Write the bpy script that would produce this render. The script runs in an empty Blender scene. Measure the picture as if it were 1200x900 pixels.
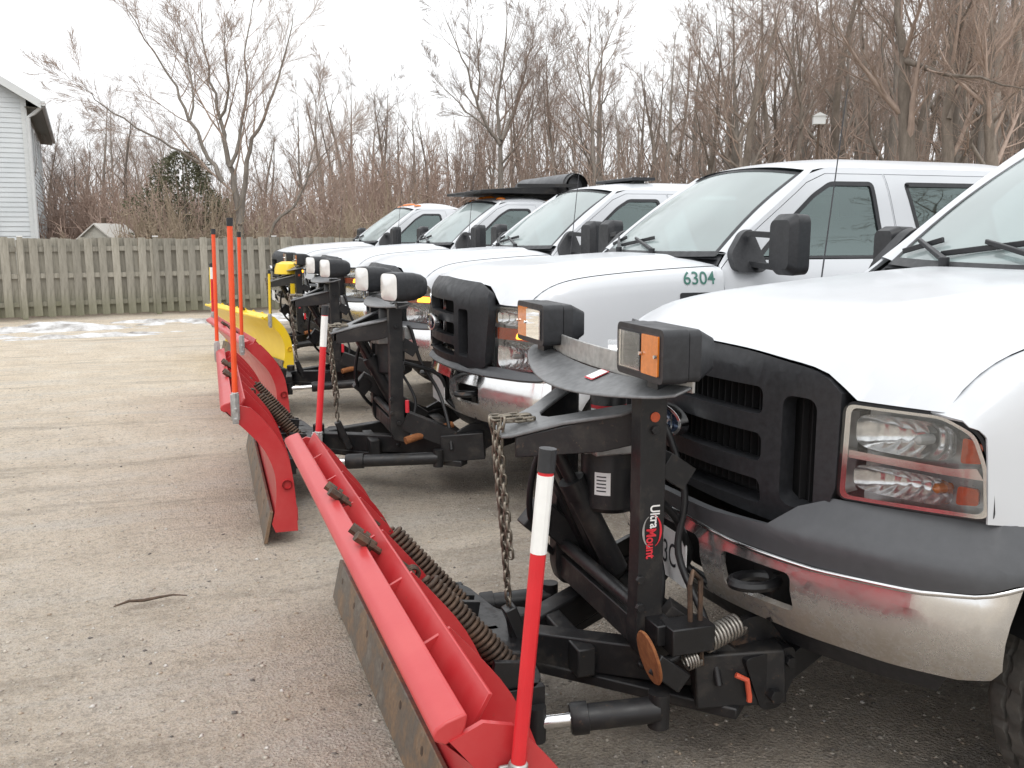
import bpy, bmesh, math, random
import numpy as np
from mathutils import Vector, Matrix, noise
random.seed(7); RNG = np.random.default_rng(7)
R = math.radians
scene = bpy.context.scene
COL = scene.collection

# ---------------------------------------------------------------- camera
CAM_H, CAM_F, CAM_YAW, CAM_PITCH = 1.5426, 1100.7, 0.3507, 0.1584
cam_data = bpy.data.cameras.new('camera')
cam_data.sensor_fit = 'HORIZONTAL'; cam_data.sensor_width = 36.0
cam_data.lens = CAM_F / 1200 * 36.0
cam_data.clip_start = 0.05; cam_data.clip_end = 2000
cam = bpy.data.objects.new('camera', cam_data); COL.objects.link(cam)
cam.location = (0, 0, CAM_H)
cam.rotation_euler = (math.pi / 2 - CAM_PITCH, 0, -CAM_YAW)
scene.camera = cam

# ---------------------------------------------------------------- sky, sun, exposure
SUN_EL, SUN_AZ = R(55), R(200)          # high, veiled sun from behind the camera's left shoulder
world = bpy.data.worlds.new('World'); scene.world = world; world.use_nodes = True
wn = world.node_tree; wn.nodes.clear()
w_out = wn.nodes.new('ShaderNodeOutputWorld'); w_bg = wn.nodes.new('ShaderNodeBackground')
w_sky = wn.nodes.new('ShaderNodeTexSky'); w_sky.sky_type = 'NISHITA'; w_sky.sun_disc = False
w_sky.sun_elevation = SUN_EL; w_sky.sun_rotation = SUN_AZ
w_sky.dust_density = 6.0; w_sky.air_density = 1.0
# closed cloud deck over the clear sky: brighter overhead than at the horizon (CIE overcast)
w_tc = wn.nodes.new('ShaderNodeTexCoord'); w_sep = wn.nodes.new('ShaderNodeSeparateXYZ')
w_mr = wn.nodes.new('ShaderNodeMapRange')
w_mr.inputs['From Min'].default_value = 0.0; w_mr.inputs['From Max'].default_value = 1.0
w_mr.inputs['To Min'].default_value = 10.6; w_mr.inputs['To Max'].default_value = 15.5
w_mul = wn.nodes.new('ShaderNodeVectorMath'); w_mul.operation = 'SCALE'
w_mul.inputs[0].default_value = (0.985, 1.0, 1.015)
w_mix = wn.nodes.new('ShaderNodeMix'); w_mix.data_type = 'RGBA'; w_mix.inputs[0].default_value = 0.94
wn.links.new(w_tc.outputs['Generated'], w_sep.inputs[0])
wn.links.new(w_sep.outputs['Z'], w_mr.inputs['Value'])
wn.links.new(w_mr.outputs[0], w_mul.inputs['Scale'])
wn.links.new(w_sky.outputs[0], w_mix.inputs[6]); wn.links.new(w_mul.outputs[0], w_mix.inputs[7])
wn.links.new(w_mix.outputs[2], w_bg.inputs[0]); w_bg.inputs[1].default_value = 0.1
wn.links.new(w_bg.outputs[0], w_out.inputs[0])
sun_data = bpy.data.lights.new('sun', 'SUN'); sun_data.energy = 0.6; sun_data.angle = R(25)
sun_data.color = (1.0, 0.97, 0.92)
sun = bpy.data.objects.new('sun', sun_data); COL.objects.link(sun)
sun.rotation_euler = (math.pi / 2 - SUN_EL, 0, math.pi - SUN_AZ)
scene.view_settings.view_transform = 'Standard'; scene.view_settings.look = 'None'
scene.view_settings.exposure = 0.28; scene.view_settings.gamma = 1.0
scene.view_settings.use_curve_mapping = False
scene.cycles.max_bounces = 8; scene.cycles.transparent_max_bounces = 12
scene.cycles.caustics_reflective = False; scene.cycles.caustics_refractive = False
scene.cycles.use_denoising = True

# ---------------------------------------------------------------- pixel -> world helpers (1200x900 photo pixels)
_F = Vector((math.sin(CAM_YAW) * math.cos(CAM_PITCH), math.cos(CAM_YAW) * math.cos(CAM_PITCH), -math.sin(CAM_PITCH)))
_Rr = Vector((math.cos(CAM_YAW), -math.sin(CAM_YAW), 0)); _U = _Rr.cross(_F)
CAM_O = Vector((0, 0, CAM_H))
def ray(px, py):
    return _F + _Rr * ((px - 600) / CAM_F) + _U * ((450 - py) / CAM_F)
def at_depth(px, py, d):
    "point seen at that pixel, d metres away measured along the ground"
    r = ray(px, py); return CAM_O + r * (d / math.hypot(r.x, r.y))
def az_point(px, d, z=0.0):
    r = ray(px, 274); k = d / math.hypot(r.x, r.y); return Vector((r.x * k, r.y * k, z))

# ---------------------------------------------------------------- materials
def rgb(c): return (c[0], c[1], c[2], 1.0)
class NT:
    def __init__(s, name):
        s.m = bpy.data.materials.new(name); s.m.use_nodes = True
        s.t = s.m.node_tree; s.t.nodes.clear()
        s.out = s.n('ShaderNodeOutputMaterial'); s.b = s.n('ShaderNodeBsdfPrincipled')
        s.l(s.b.outputs[0], s.out.inputs[0])
    def n(s, t, **k):
        x = s.t.nodes.new(t)
        for a, v in k.items(): setattr(x, a, v)
        return x
    def l(s, a, b): s.t.links.new(a, b)
    def coord(s, kind='Object', scale=(1, 1, 1)):
        tc = s.n('ShaderNodeTexCoord'); mp = s.n('ShaderNodeMapping'); mp.inputs['Scale'].default_value = scale
        s.l(tc.outputs[kind], mp.inputs[0]); return mp.outputs[0]
    def geo(s, scale=(1, 1, 1)):
        g = s.n('ShaderNodeNewGeometry'); mp = s.n('ShaderNodeMapping'); mp.inputs['Scale'].default_value = scale
        s.l(g.outputs['Position'], mp.inputs[0]); return mp.outputs[0]
    def noise(s, vec, scale, detail=4, rough=.55, dist=0.0):
        x = s.n('ShaderNodeTexNoise'); x.inputs['Scale'].default_value = scale; x.inputs['Detail'].default_value = detail
        x.inputs['Roughness'].default_value = rough; x.inputs['Distortion'].default_value = dist
        if vec is not None: s.l(vec, x.inputs['Vector'])
        return x.outputs['Fac']
    def ramp(s, fac, stops):
        x = s.n('ShaderNodeValToRGB'); e = x.color_ramp.elements
        while len(e) < len(stops): e.new(0.5)
        for i, (p, c) in enumerate(stops):
            e[i].position = p; e[i].color = rgb(c) if hasattr(c, '__len__') else (c, c, c, 1)
        s.l(fac, x.inputs[0]); return x.outputs[0]
    def mix(s, fac, a, b, mode='MIX'):
        x = s.n('ShaderNodeMix'); x.data_type = 'RGBA'; x.blend_type = mode
        for v, i in ((fac, 0), (a, 6), (b, 7)):
            if isinstance(v, (int, float)): x.inputs[i].default_value = v if i == 0 else (v, v, v, 1)
            elif isinstance(v, tuple): x.inputs[i].default_value = rgb(v)
            else: s.l(v, x.inputs[i])
        return x.outputs[2]
    def bump(s, h, strength=.3, dist=.01):
        x = s.n('ShaderNodeBump'); x.inputs['Strength'].default_value = strength; x.inputs['Distance'].default_value = dist
        s.l(h, x.inputs['Height']); s.l(x.outputs[0], s.b.inputs['Normal'])
    def set(s, **k):
        names = {'color': 'Base Color', 'rough': 'Roughness', 'metal': 'Metallic', 'spec': 'Specular IOR Level', 'coat': 'Coat Weight',
                 'coat_rough': 'Coat Roughness', 'emit': 'Emission Color', 'emit_s': 'Emission Strength', 'alpha': 'Alpha', 'trans': 'Transmission Weight', 'ior': 'IOR'}
        for a, v in k.items():
            i = s.b.inputs[names[a]]
            if isinstance(v, tuple): i.default_value = rgb(v)
            elif isinstance(v, (int, float)): i.default_value = v
            else: s.l(v, i)
        return s
MATS = {}
def simple(name, color, rough=.5, metal=0.0, var=.12, scale=30., bump=0.0, spec=.5, coat=0.0, **k):
    t = NT(name); v = t.coord()
    f = t.noise(v, scale, 5)
    lo = tuple(c * (1 - var) for c in color); hi = tuple(min(1, c * (1 + var)) for c in color)
    c = t.ramp(f, [(.3, lo), (.7, hi)])
    rr = t.ramp(t.noise(v, scale * .35, 3), [(.3, max(0, rough - .08)), (.7, min(1, rough + .08))])
    t.set(color=c, rough=rr, metal=metal, spec=spec, coat=coat, **k)
    if bump: t.bump(t.noise(v, scale * 4, 4), bump, .004)
    MATS[name] = t.m; return t.m

def make_materials():
    # white truck paint with road film low on the body
    t = NT('white_paint'); v = t.coord()
    zz = t.n('ShaderNodeSeparateXYZ'); t.l(v, zz.inputs[0])
    low = t.n('ShaderNodeMapRange'); low.inputs['From Min'].default_value = .95; low.inputs['From Max'].default_value = .45
    t.l(zz.outputs['Z'], low.inputs['Value'])
    d = t.noise(v, 3.5, 6, .65); d2 = t.ramp(d, [(.35, 0.0), (.75, 1.0)])
    m = t.n('ShaderNodeMath', operation='MULTIPLY'); t.l(low.outputs[0], m.inputs[0]); t.l(d2, m.inputs[1])
    film = t.ramp(t.noise(v, 1.7, 5), [(.3, (.61, .63, .655)), (.75, (.57, .59, .615))])
    t.set(color=t.mix(m.outputs[0], film, (.42, .38, .33)), rough=t.ramp(t.noise(v, 6, 4), [(.3, .28), (.7, .42)]), coat=.35, coat_rough=.12)
    MATS['white_paint'] = t.m
    # chrome with salt film
    t = NT('chrome'); v = t.coord()
    zz = t.n('ShaderNodeSeparateXYZ'); t.l(v, zz.inputs[0])
    low = t.n('ShaderNodeMapRange'); low.inputs['From Min'].default_value = .72; low.inputs['From Max'].default_value = .54
    t.l(zz.outputs['Z'], low.inputs['Value'])
    f = t.noise(v, 4.0, 7, .7); g = t.noise(v, 45., 4, .7)
    fm = t.ramp(t.mix(.45, f, g), [(.33, 0.0), (.54, 1.0)])
    m = t.n('ShaderNodeMath', operation='MULTIPLY'); t.l(low.outputs[0], m.inputs[0]); t.l(fm, m.inputs[1])
    m2 = t.n('ShaderNodeMath', operation='MULTIPLY'); t.l(m.outputs[0], m2.inputs[0]); m2.inputs[1].default_value = .92
    t.set(color=t.mix(m2.outputs[0], (.80, .80, .80), t.ramp(g, [(.3, (.27, .235, .185)), (.7, (.42, .38, .32))])),
          metal=t.ramp(m2.outputs[0], [(0., 1.0), (1., .45)]), rough=t.ramp(m2.outputs[0], [(0., .09), (.5, .28), (1., .5)]))
    MATS['chrome'] = t.m
    simple('bright_metal', (.72, .72, .72), .16, 1.0, .05, 40)
    simple('black_plastic', (.022, .023, .026), .46, 0, .25, 60, .05, spec=.45)
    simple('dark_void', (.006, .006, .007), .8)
    simple('grey_plastic', (.075, .078, .084), .42, 0, .07, 30, .05, spec=.5); simple('frost_lens', (.74, .74, .72), .12, 0, .06, 40, 0, coat=1.0)
    simple('rubber', (.018, .018, .019), .6, 0, .3, 90, .2)
    t = NT('tyre'); v = t.coord()
    t.set(color=t.ramp(t.noise(v, 14, 6), [(.3, (.045, .043, .04)), (.7, (.105, .098, .088))]), rough=.82); t.bump(t.noise(v, 120, 4), .3, .003); MATS['tyre'] = t.m
    t = NT('black_steel'); v = t.coord(); f = t.noise(v, 9, 7, .7); d = t.noise(v, 55, 5, .7)
    c = t.mix(t.ramp(f, [(.52, 0.), (.70, .55)]), (.013, .013, .014), (.065, .056, .046)); c = t.mix(t.ramp(d, [(.62, 0.), (.70, .5)]), c, (.11, .07, .045))
    t.set(color=c, rough=t.ramp(f, [(.35, .30), (.65, .62)]), spec=.45); t.bump(d, .15, .003); MATS['black_steel'] = t.m
    simple('toplit_black', (.15, .153, .157), .38, 0, .2, 40, .08, spec=.5)  # black steel greyed: sky light on plate tops put into its colour
    t = NT('worn_black'); v = t.coord()
    f = t.noise(v, 16, 7, .7); w = t.ramp(f, [(.60, 0.0), (.70, 1.0)])
    t.set(color=t.mix(w, (.010, .010, .011), (.10, .06, .038)), rough=t.ramp(f, [(.5, .34), (.7, .75)])); t.bump(f, .25, .004); MATS['worn_black'] = t.m
    for nm, base, pale in (('red_paint', (.46, .020, .026), (.50, .055, .055)), ('yellow_paint', (.86, .60, .012), (.80, .56, .05))):
        t = NT(nm); v = t.coord()
        f = t.noise(v, 5., 6, .65); g = t.noise(v, 42., 4, .7)
        c = t.ramp(f, [(.35, base), (.72, pale)])
        scr = t.ramp(g, [(.70, 0.0), (.76, 1.0)])
        t.set(color=t.mix(scr, c, (.20, .10, .07) if nm[0] == 'r' else (.30, .21, .08)), rough=t.ramp(f, [(.3, .30), (.7, .44)]), coat=.15, coat_rough=.2)
        t.bump(t.noise(v, 11., 4), .06, .01); MATS[nm] = t.m
    t = NT('bare_edge'); v = t.coord()
    f = t.noise(v, 7., 8, .7, .4); g = t.noise(v, 60., 4)
    c = t.ramp(f, [(.30, (.26, .235, .20)), (.46, (.15, .13, .108)), (.60, (.25, .165, .10)), (.75, (.30, .28, .25))])
    t.set(color=t.mix(t.ramp(g, [(.4, 0.), (.8, .5)]), c, (.06, .05, .045)), rough=.55, metal=.35); t.bump(f, .35, .005); MATS['bare_edge'] = t.m
    t = NT('rust'); v = t.coord()
    f = t.noise(v, 30., 7, .7)
    t.set(color=t.ramp(f, [(.3, (.16, .055, .02)), (.55, (.30, .115, .038)), (.75, (.40, .19, .075))]), rough=.85); t.bump(f, .5, .004); MATS['rust'] = t.m
    t = NT('rusty_steel'); v = t.coord()
    f = t.noise(v, 24., 7, .7)
    t.set(color=t.ramp(f, [(.3, (.035, .028, .024)), (.55, (.11, .072, .05)), (.75, (.17, .105, .065))]), rough=.6, metal=.45); t.bump(f, .4, .003); MATS['rusty_steel'] = t.m
    simple('chain_steel', (.21, .185, .15), .48, .7, .45, 26, .2)
    simple('galvanized', (.42, .42, .41), .45, .6, .2, 40)
    simple('spring_bright', (.34, .32, .29), .38, .8, .3, 30)
    simple('marker_red', (.62, .02, .028), .34, 0, .05, 20)
    simple('marker_orange', (.80, .085, .02), .36, 0, .06, 20)
    simple('marker_white', (.82, .82, .80), .35, 0, .04, 30)
    simple('amber_lens', (.62, .17, .012), .16, 0, .15, 60, 0, coat=.6)
    simple('orange_lens', (.50, .075, .018), .16, 0, .15, 80, 0, coat=.6)
    simple('white_plastic', (.74, .74, .73), .4, 0, .06, 20)
    simple('interior_grey', (.12, .125, .13), .75, 0, .15, 20)
    simple('seat_cloth', (.20, .205, .21), .9, 0, .2, 120)
    simple('paper_white', (.78, .78, .77), .6, 0, .04, 10)
    simple('green_vinyl', (.045, .16, .125), .4, 0, .06, 20)
    simple('sticker_red', (.62, .03, .045), .4)
    simple('hose_black', (.012, .012, .013), .5)
    simple('blue_oval', (.16, .22, .36), .12, .85, .1, 20, 0, coat=.8)
    simple('print_dark', (.03, .03, .035), .5)
    simple('print_red', (.6, .10, .05), .5)
    simple('lamp_housing', (.74, .74, .74), .3, .25, .1, 50)
    simple('lamp_silver', (.66, .66, .66), .20, .85, .2, 55)
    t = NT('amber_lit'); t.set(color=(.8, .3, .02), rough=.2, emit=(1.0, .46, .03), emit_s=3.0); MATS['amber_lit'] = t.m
    # car glass: thin tinted sheet, clear look-through plus mirror reflection
    for nm, tint, k in (('windshield_glass', (.72, .80, .79), 1.5), ('tinted_glass', (.17, .235, .23), 1.5), ('lens_glass', (.96, .97, .97), 1.45)):
        t = NT(nm); tr = t.n('ShaderNodeBsdfTransparent'); tr.inputs[0].default_value = rgb(tint)
        gl = t.n('ShaderNodeBsdfGlossy'); gl.inputs['Roughness'].default_value = .015; gl.inputs[0].default_value = (.78, .95, .93, 1) if nm == 'tinted_glass' else (1, 1, 1, 1)
        fr = t.n('ShaderNodeFresnel'); fr.inputs['IOR'].default_value = k
        mr = t.n('ShaderNodeMapRange'); mr.inputs['To Min'].default_value = {'lens_glass': .03, 'windshield_glass': .09, 'tinted_glass': .125}[nm]; mr.inputs['To Max'].default_value = 1.0
        t.l(fr.outputs[0], mr.inputs['Value'])
        mx = t.n('ShaderNodeMixShader'); t.l(mr.outputs[0], mx.inputs[0]); t.l(tr.outputs[0], mx.inputs[1]); t.l(gl.outputs[0], mx.inputs[2])
        film = {'windshield_glass': .36, 'tinted_glass': .012, 'lens_glass': .02}[nm]  # salt film, thickened on the windshield to stand in for pale sky reflection
        df = t.n('ShaderNodeBsdfDiffuse'); df.inputs[0].default_value = (.66, .76, .755, 1)
        fm = t.n('ShaderNodeMixShader'); v = t.coord(); t.l(t.ramp(t.noise(v, 1.6, 2, .4), [(.3, film * .8), (.7, film * 1.2)]), fm.inputs[0])
        t.l(mx.outputs[0], fm.inputs[1]); t.l(df.outputs[0], fm.inputs[2])
        t.l(fm.outputs[0], t.out.inputs[0]); MATS[nm] = t.m
make_materials()

# ---------------------------------------------------------------- mesh tools
def curve(xs, ys):
    xs = np.array(xs, float); ys = np.array(ys, float); h = np.diff(xs); d = np.diff(ys) / h
    m = np.zeros(len(xs)); m[0], m[-1] = d[0], d[-1]
    for i in range(1, len(xs) - 1):
        m[i] = 0 if d[i - 1] * d[i] <= 0 else (h[i - 1] + h[i]) / (h[i - 1] / d[i] + h[i] / d[i - 1]) if True else 0
    def f(x):
        x = min(max(x, xs[0]), xs[-1]); i = min(int(np.searchsorted(xs, x, 'right')) - 1, len(xs) - 2); i = max(i, 0)
        t = (x - xs[i]) / h[i]; a, b = ys[i], ys[i + 1]
        return float((2*t**3 - 3*t**2 + 1)*a + (t**3 - 2*t**2 + t)*h[i]*m[i] + (-2*t**3 + 3*t**2)*b + (t**3 - t**2)*h[i]*m[i+1])
    return f
def sstep(x):
    x = min(max(x, 0.0), 1.0); return x * x * (3 - 2 * x)
def rrect(x0, x1, y0, y1, r, n=4):
    p = []
    for cx, cy, a0 in ((x1 - r, y1 - r, 0), (x0 + r, y1 - r, 90), (x0 + r, y0 + r, 180), (x1 - r, y0 + r, 270)):
        for i in range(n + 1):
            a = R(a0 + 90 * i / n); p.append((cx + r * math.cos(a), cy + r * math.sin(a)))
    return p
def rounded(poly, r, n=4):
    "round every corner of a polygon"
    out = []; N = len(poly)
    for i in range(N):
        p0, p, p1 = (Vector(poly[(i + k) % N]) for k in (-1, 0, 1))
        a = (p0 - p); b = (p1 - p); rr = min(r, a.length * .45, b.length * .45)
        a = p + a.normalized() * rr; b = p + b.normalized() * rr
        for k in range(n + 1):
            t = k / n; q = a * (1 - t) ** 2 + p * 2 * t * (1 - t) + b * t * t; out.append((q.x, q.y))
    return out
def ellipse(cx, cy, a, b, n=24): return [(cx + a * math.cos(2 * math.pi * i / n), cy + b * math.sin(2 * math.pi * i / n)) for i in range(n)]

class MB:
    def __init__(s): s.v = []; s.f = []; s.mi = []
    def add(s, vs, fs, mi=0):
        o = len(s.v); s.v += [tuple(x) for x in vs]; s.f += [tuple(i + o for i in f) for f in fs]; s.mi += [mi] * len(fs); return s
    def box(s, c, d, m=None, mi=0):
        x, y, z = d[0] / 2, d[1] / 2, d[2] / 2
        vs = [Vector((a * x, b * y, g * z)) for a in (-1, 1) for b in (-1, 1) for g in (-1, 1)]
        if m is not None: vs = [m @ q for q in vs]
        c = Vector(c)
        return s.add([q + c for q in vs], [(0, 1, 3, 2), (4, 6, 7, 5), (0, 4, 5, 1), (2, 3, 7, 6), (0, 2, 6, 4), (1, 5, 7, 3)], mi)
    def bar(s, p0, p1, w, h, up=(0, 0, 1), mi=0, w1=None, h1=None):
        "rectangular bar from p0 to p1"
        p0, p1 = Vector(p0), Vector(p1); d = (p1 - p0).normalized(); up = Vector(up)
        sd = d.cross(up)
        if sd.length < 1e-4: sd = d.cross(Vector((1, 0, 0)))
        sd.normalize(); u2 = sd.cross(d); w1 = w if w1 is None else w1; h1 = h if h1 is None else h1
        vs = [p0 + sd * a * w / 2 + u2 * b * h / 2 for a, b in ((-1, -1), (1, -1), (1, 1), (-1, 1))] + [p1 + sd * a * w1 / 2 + u2 * b * h1 / 2 for a, b in ((-1, -1), (1, -1), (1, 1), (-1, 1))]
        return s.add(vs, [(3, 2, 1, 0), (4, 5, 6, 7), (0, 1, 5, 4), (1, 2, 6, 5), (2, 3, 7, 6), (3, 0, 4, 7)], mi)
    def tube(s, pts, rad, n=8, caps=True, closed=False, mi=0):
        pts = [Vector(p) for p in pts]; N = len(pts); rads = rad if hasattr(rad, '__len__') else [rad] * N
        vs = []; fs = []; ref = None
        for i, p in enumerate(pts):
            if closed: d = pts[(i + 1) % N] - pts[i - 1]
            else: d = pts[min(i + 1, N - 1)] - pts[max(i - 1, 0)]
            d.normalize()
            if ref is None:
                ref = Vector((0, 0, 1)) if abs(d.z) < .9 else Vector((1, 0, 0))
            a = d.cross(ref)
            if a.length < 1e-5: a = d.cross(Vector((.3, .7, .1)))
            a.normalize(); b = a.cross(d); ref = b
            for k in range(n):
                t = 2 * math.pi * k / n; vs.append(p + (a * math.cos(t) + b * math.sin(t)) * rads[i])
        for i in range(N if closed else N - 1):
            j = (i + 1) % N
            for k in range(n):
                k2 = (k + 1) % n; fs.append((i * n + k, i * n + k2, j * n + k2, j * n + k))
        if caps and not closed:
            fs.append(tuple(range(n))[::-1]); fs.append(tuple((N - 1) * n + k for k in range(n)))
        return s.add(vs, [f[::-1] for f in fs], mi)
    def cyl(s, p0, p1, r0, r1=None, n=16, mi=0): return s.tube([p0, p1], [r0, r0 if r1 is None else r1], n, mi=mi)
    def lathe(s, prof, n=32, m=None, cap=False, mi=0):
        "profile of (radius, axial) revolved about local Y"
        vs = []; fs = []; P = len(prof)
        for i in range(n):
            t = 2 * math.pi * i / n
            for r, a in prof: vs.append(Vector((r * math.cos(t), a, r * math.sin(t))))
        for i in range(n):
            j = (i + 1) % n
            for k in range(P - 1): fs.append((i * P + k, i * P + k + 1, j * P + k + 1, j * P + k))
        if cap: fs.append(tuple(i * P for i in range(n))); fs.append(tuple(i * P + P - 1 for i in range(n))[::-1])
        if m is not None: vs = [m @ q for q in vs]
        return s.add(vs, fs, mi)
    def grid(s, fn, nu, nv, mi=0, flip=False):
        vs = [fn(i / nu, j / nv) for i in range(nu + 1) for j in range(nv + 1)]
        fs = [(i * (nv + 1) + j, (i + 1) * (nv + 1) + j, (i + 1) * (nv + 1) + j + 1, i * (nv + 1) + j + 1) for i in range(nu) for j in range(nv)]
        return s.add(vs, [f[::-1] for f in fs] if flip else fs, mi)
    def prism(s, poly, fn0, fn1, mi=0):
        "poly extruded between two mappings of its 2D points (convex or star-shaped faces are triangulated)"
        n = len(poly); bm = bmesh.new(); vs = [bm.verts.new((p[0], p[1], 0)) for p in poly]
        es = [bm.edges.new((vs[i], vs[(i + 1) % n])) for i in range(n)]
        bmesh.ops.triangle_fill(bm, edges=es, use_beauty=True); bm.verts.index_update()
        tris = [[v.index for v in f.verts] for f in bm.faces]; ar = sum(poly[i][0] * poly[(i + 1) % n][1] - poly[(i + 1) % n][0] * poly[i][1] for i in range(n))
        out = []
        for t in tris:
            a, b, c = (poly[i] for i in t); q = (b[0]-a[0])*(c[1]-a[1]) - (b[1]-a[1])*(c[0]-a[0])
            out.append(t if q > 0 else t[::-1])
        bm.free()
        o = [tuple(fn0(*p)) for p in poly] + [tuple(fn1(*p)) for p in poly]
        fs = [tuple(t) for t in out] + [tuple(i + n for i in t[::-1]) for t in out]
        rng = range(n)
        fs += [(i, i + n, (i + 1) % n + n, (i + 1) % n) if ar > 0 else (i, (i + 1) % n, (i + 1) % n + n, i + n) for i in rng]
        return s.add(o, fs, mi)
    def panel(s, outer, holes, fn, cuts=(None, None), thick=0.0, mi=0):
        "2D outline with holes, cut on a grid, mapped onto a surface fn(a,b) and thickened"
        bm = bmesh.new(); es = []
        for lp in [outer] + list(holes):
            vs = [bm.verts.new((p[0], p[1], 0)) for p in lp]
            es += [bm.edges.new((vs[i], vs[(i + 1) % len(vs)])) for i in range(len(vs))]
        bmesh.ops.triangle_fill(bm, edges=es, use_beauty=True)
        for ax, st in enumerate(cuts):
            if st is None: continue
            vals = [p[ax] for p in outer]; lo, hi = min(vals), max(vals); k = max(1, int(round((hi - lo) / st)))
            no = (1, 0, 0) if ax == 0 else (0, 1, 0)
            for i in range(1, k):
                c = lo + (hi - lo) * i / k
                bmesh.ops.bisect_plane(bm, geom=bm.verts[:] + bm.edges[:] + bm.faces[:], dist=1e-5, plane_co=(c, 0, 0) if ax == 0 else (0, c, 0), plane_no=no)
        bmesh.ops.dissolve_degenerate(bm, dist=1e-5, edges=bm.edges[:])
        for f in bm.faces:
            if f.normal.z < 0: f.normal_flip()
        for v in bm.verts: v.co = Vector(fn(v.co.x, v.co.y))
        bm.normal_update()
        if thick:
            be = [e for e in bm.edges if len(e.link_faces) == 1]; top = bm.faces[:]; dup = {}
            for v in bm.verts[:]: dup[v] = (v.co - v.normal * thick)
            dv = {v: bm.verts.new(c) for v, c in dup.items()}
            for e in be:
                lp = e.link_loops[0]; a, b = lp.vert, lp.link_loop_next.vert
                bm.faces.new((b, a, dv[a], dv[b]))
            for f in top: bm.faces.new([dv[v] for v in reversed(f.verts)])
            if thick < 0:
                for f in bm.faces: f.normal_flip()
        bm.verts.index_update()
        s.add([v.co.copy() for v in bm.verts], [[v.index for v in f.verts] for f in bm.faces], mi); bm.free(); return s
    def mesh(s, name, mats, smooth=30):
        me = bpy.data.meshes.new(name); me.from_pydata([tuple(v) for v in s.v], [], s.f)
        for m in (mats if isinstance(mats, (list, tuple)) else [mats]): me.materials.append(MATS[m] if isinstance(m, str) else m)
        if any(s.mi): me.polygons.foreach_set('material_index', s.mi)
        if smooth:
            me.polygons.foreach_set('use_smooth', [True] * len(me.polygons)); me.set_sharp_from_angle(angle=R(smooth))
        me.update(); return me
    def build(s, name, mat, parent=None, smooth=30, bevel=0.0, seg=2, loc=None, fix=False):
        me = s.mesh(name, mat, smooth)
        if fix:
            bm = bmesh.new(); bm.from_mesh(me); bmesh.ops.recalc_face_normals(bm, faces=bm.faces); bm.to_mesh(me); bm.free()
        o = link(name, me, parent)
        if loc is not None: o.location = loc
        if bevel:
            b = o.modifiers.new('bevel', 'BEVEL'); b.width = bevel; b.segments = seg; b.limit_method = 'ANGLE'; b.angle_limit = R(40)
            b.harden_normals = False
        return o
def link(name, me, parent=None):
    o = bpy.data.objects.new(name, me); COL.objects.link(o)
    if parent is not None: o.parent = parent
    return o
def thing(name, label, cat, loc=(0, 0, 0), rz=0.0, group=None):
    o = bpy.data.objects.new(name, None); COL.objects.link(o); o.location = loc; o.rotation_euler = (0, 0, rz); o.empty_display_size = .2
    return tag(o, label, cat, group)
def tag(o, label=None, cat=None, group=None, kind=None):
    if label: o['label'] = label
    if cat: o['category'] = cat
    if group: o['group'] = group
    if kind: o['kind'] = kind
    return o
def text_mesh(txt, size, name='lettering', extrude=.0, bold=0.0):
    "flat letters in the XY plane, centred, as mesh data"
    cu = bpy.data.curves.new('letters', 'FONT'); cu.body = txt; cu.size = size; cu.align_x = 'CENTER'; cu.align_y = 'CENTER'; cu.extrude = extrude; cu.offset = size * bold
    ob = bpy.data.objects.new('letters', cu); COL.objects.link(ob)
    dg = bpy.context.evaluated_depsgraph_get(); me = bpy.data.meshes.new_from_object(ob.evaluated_get(dg))
    bpy.data.objects.remove(ob); bpy.data.curves.remove(cu); me.name = name; return me
def letters(txt, size, fn, mat, parent, name='lettering', sx=1.0, bold=0.0):
    me = text_mesh(txt, size, name, bold=bold)
    for v in me.vertices: v.co = Vector(fn(v.co.x * sx, v.co.y))
    me.materials.clear(); me.materials.append(MATS[mat]); return link(name, me, parent)
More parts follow.
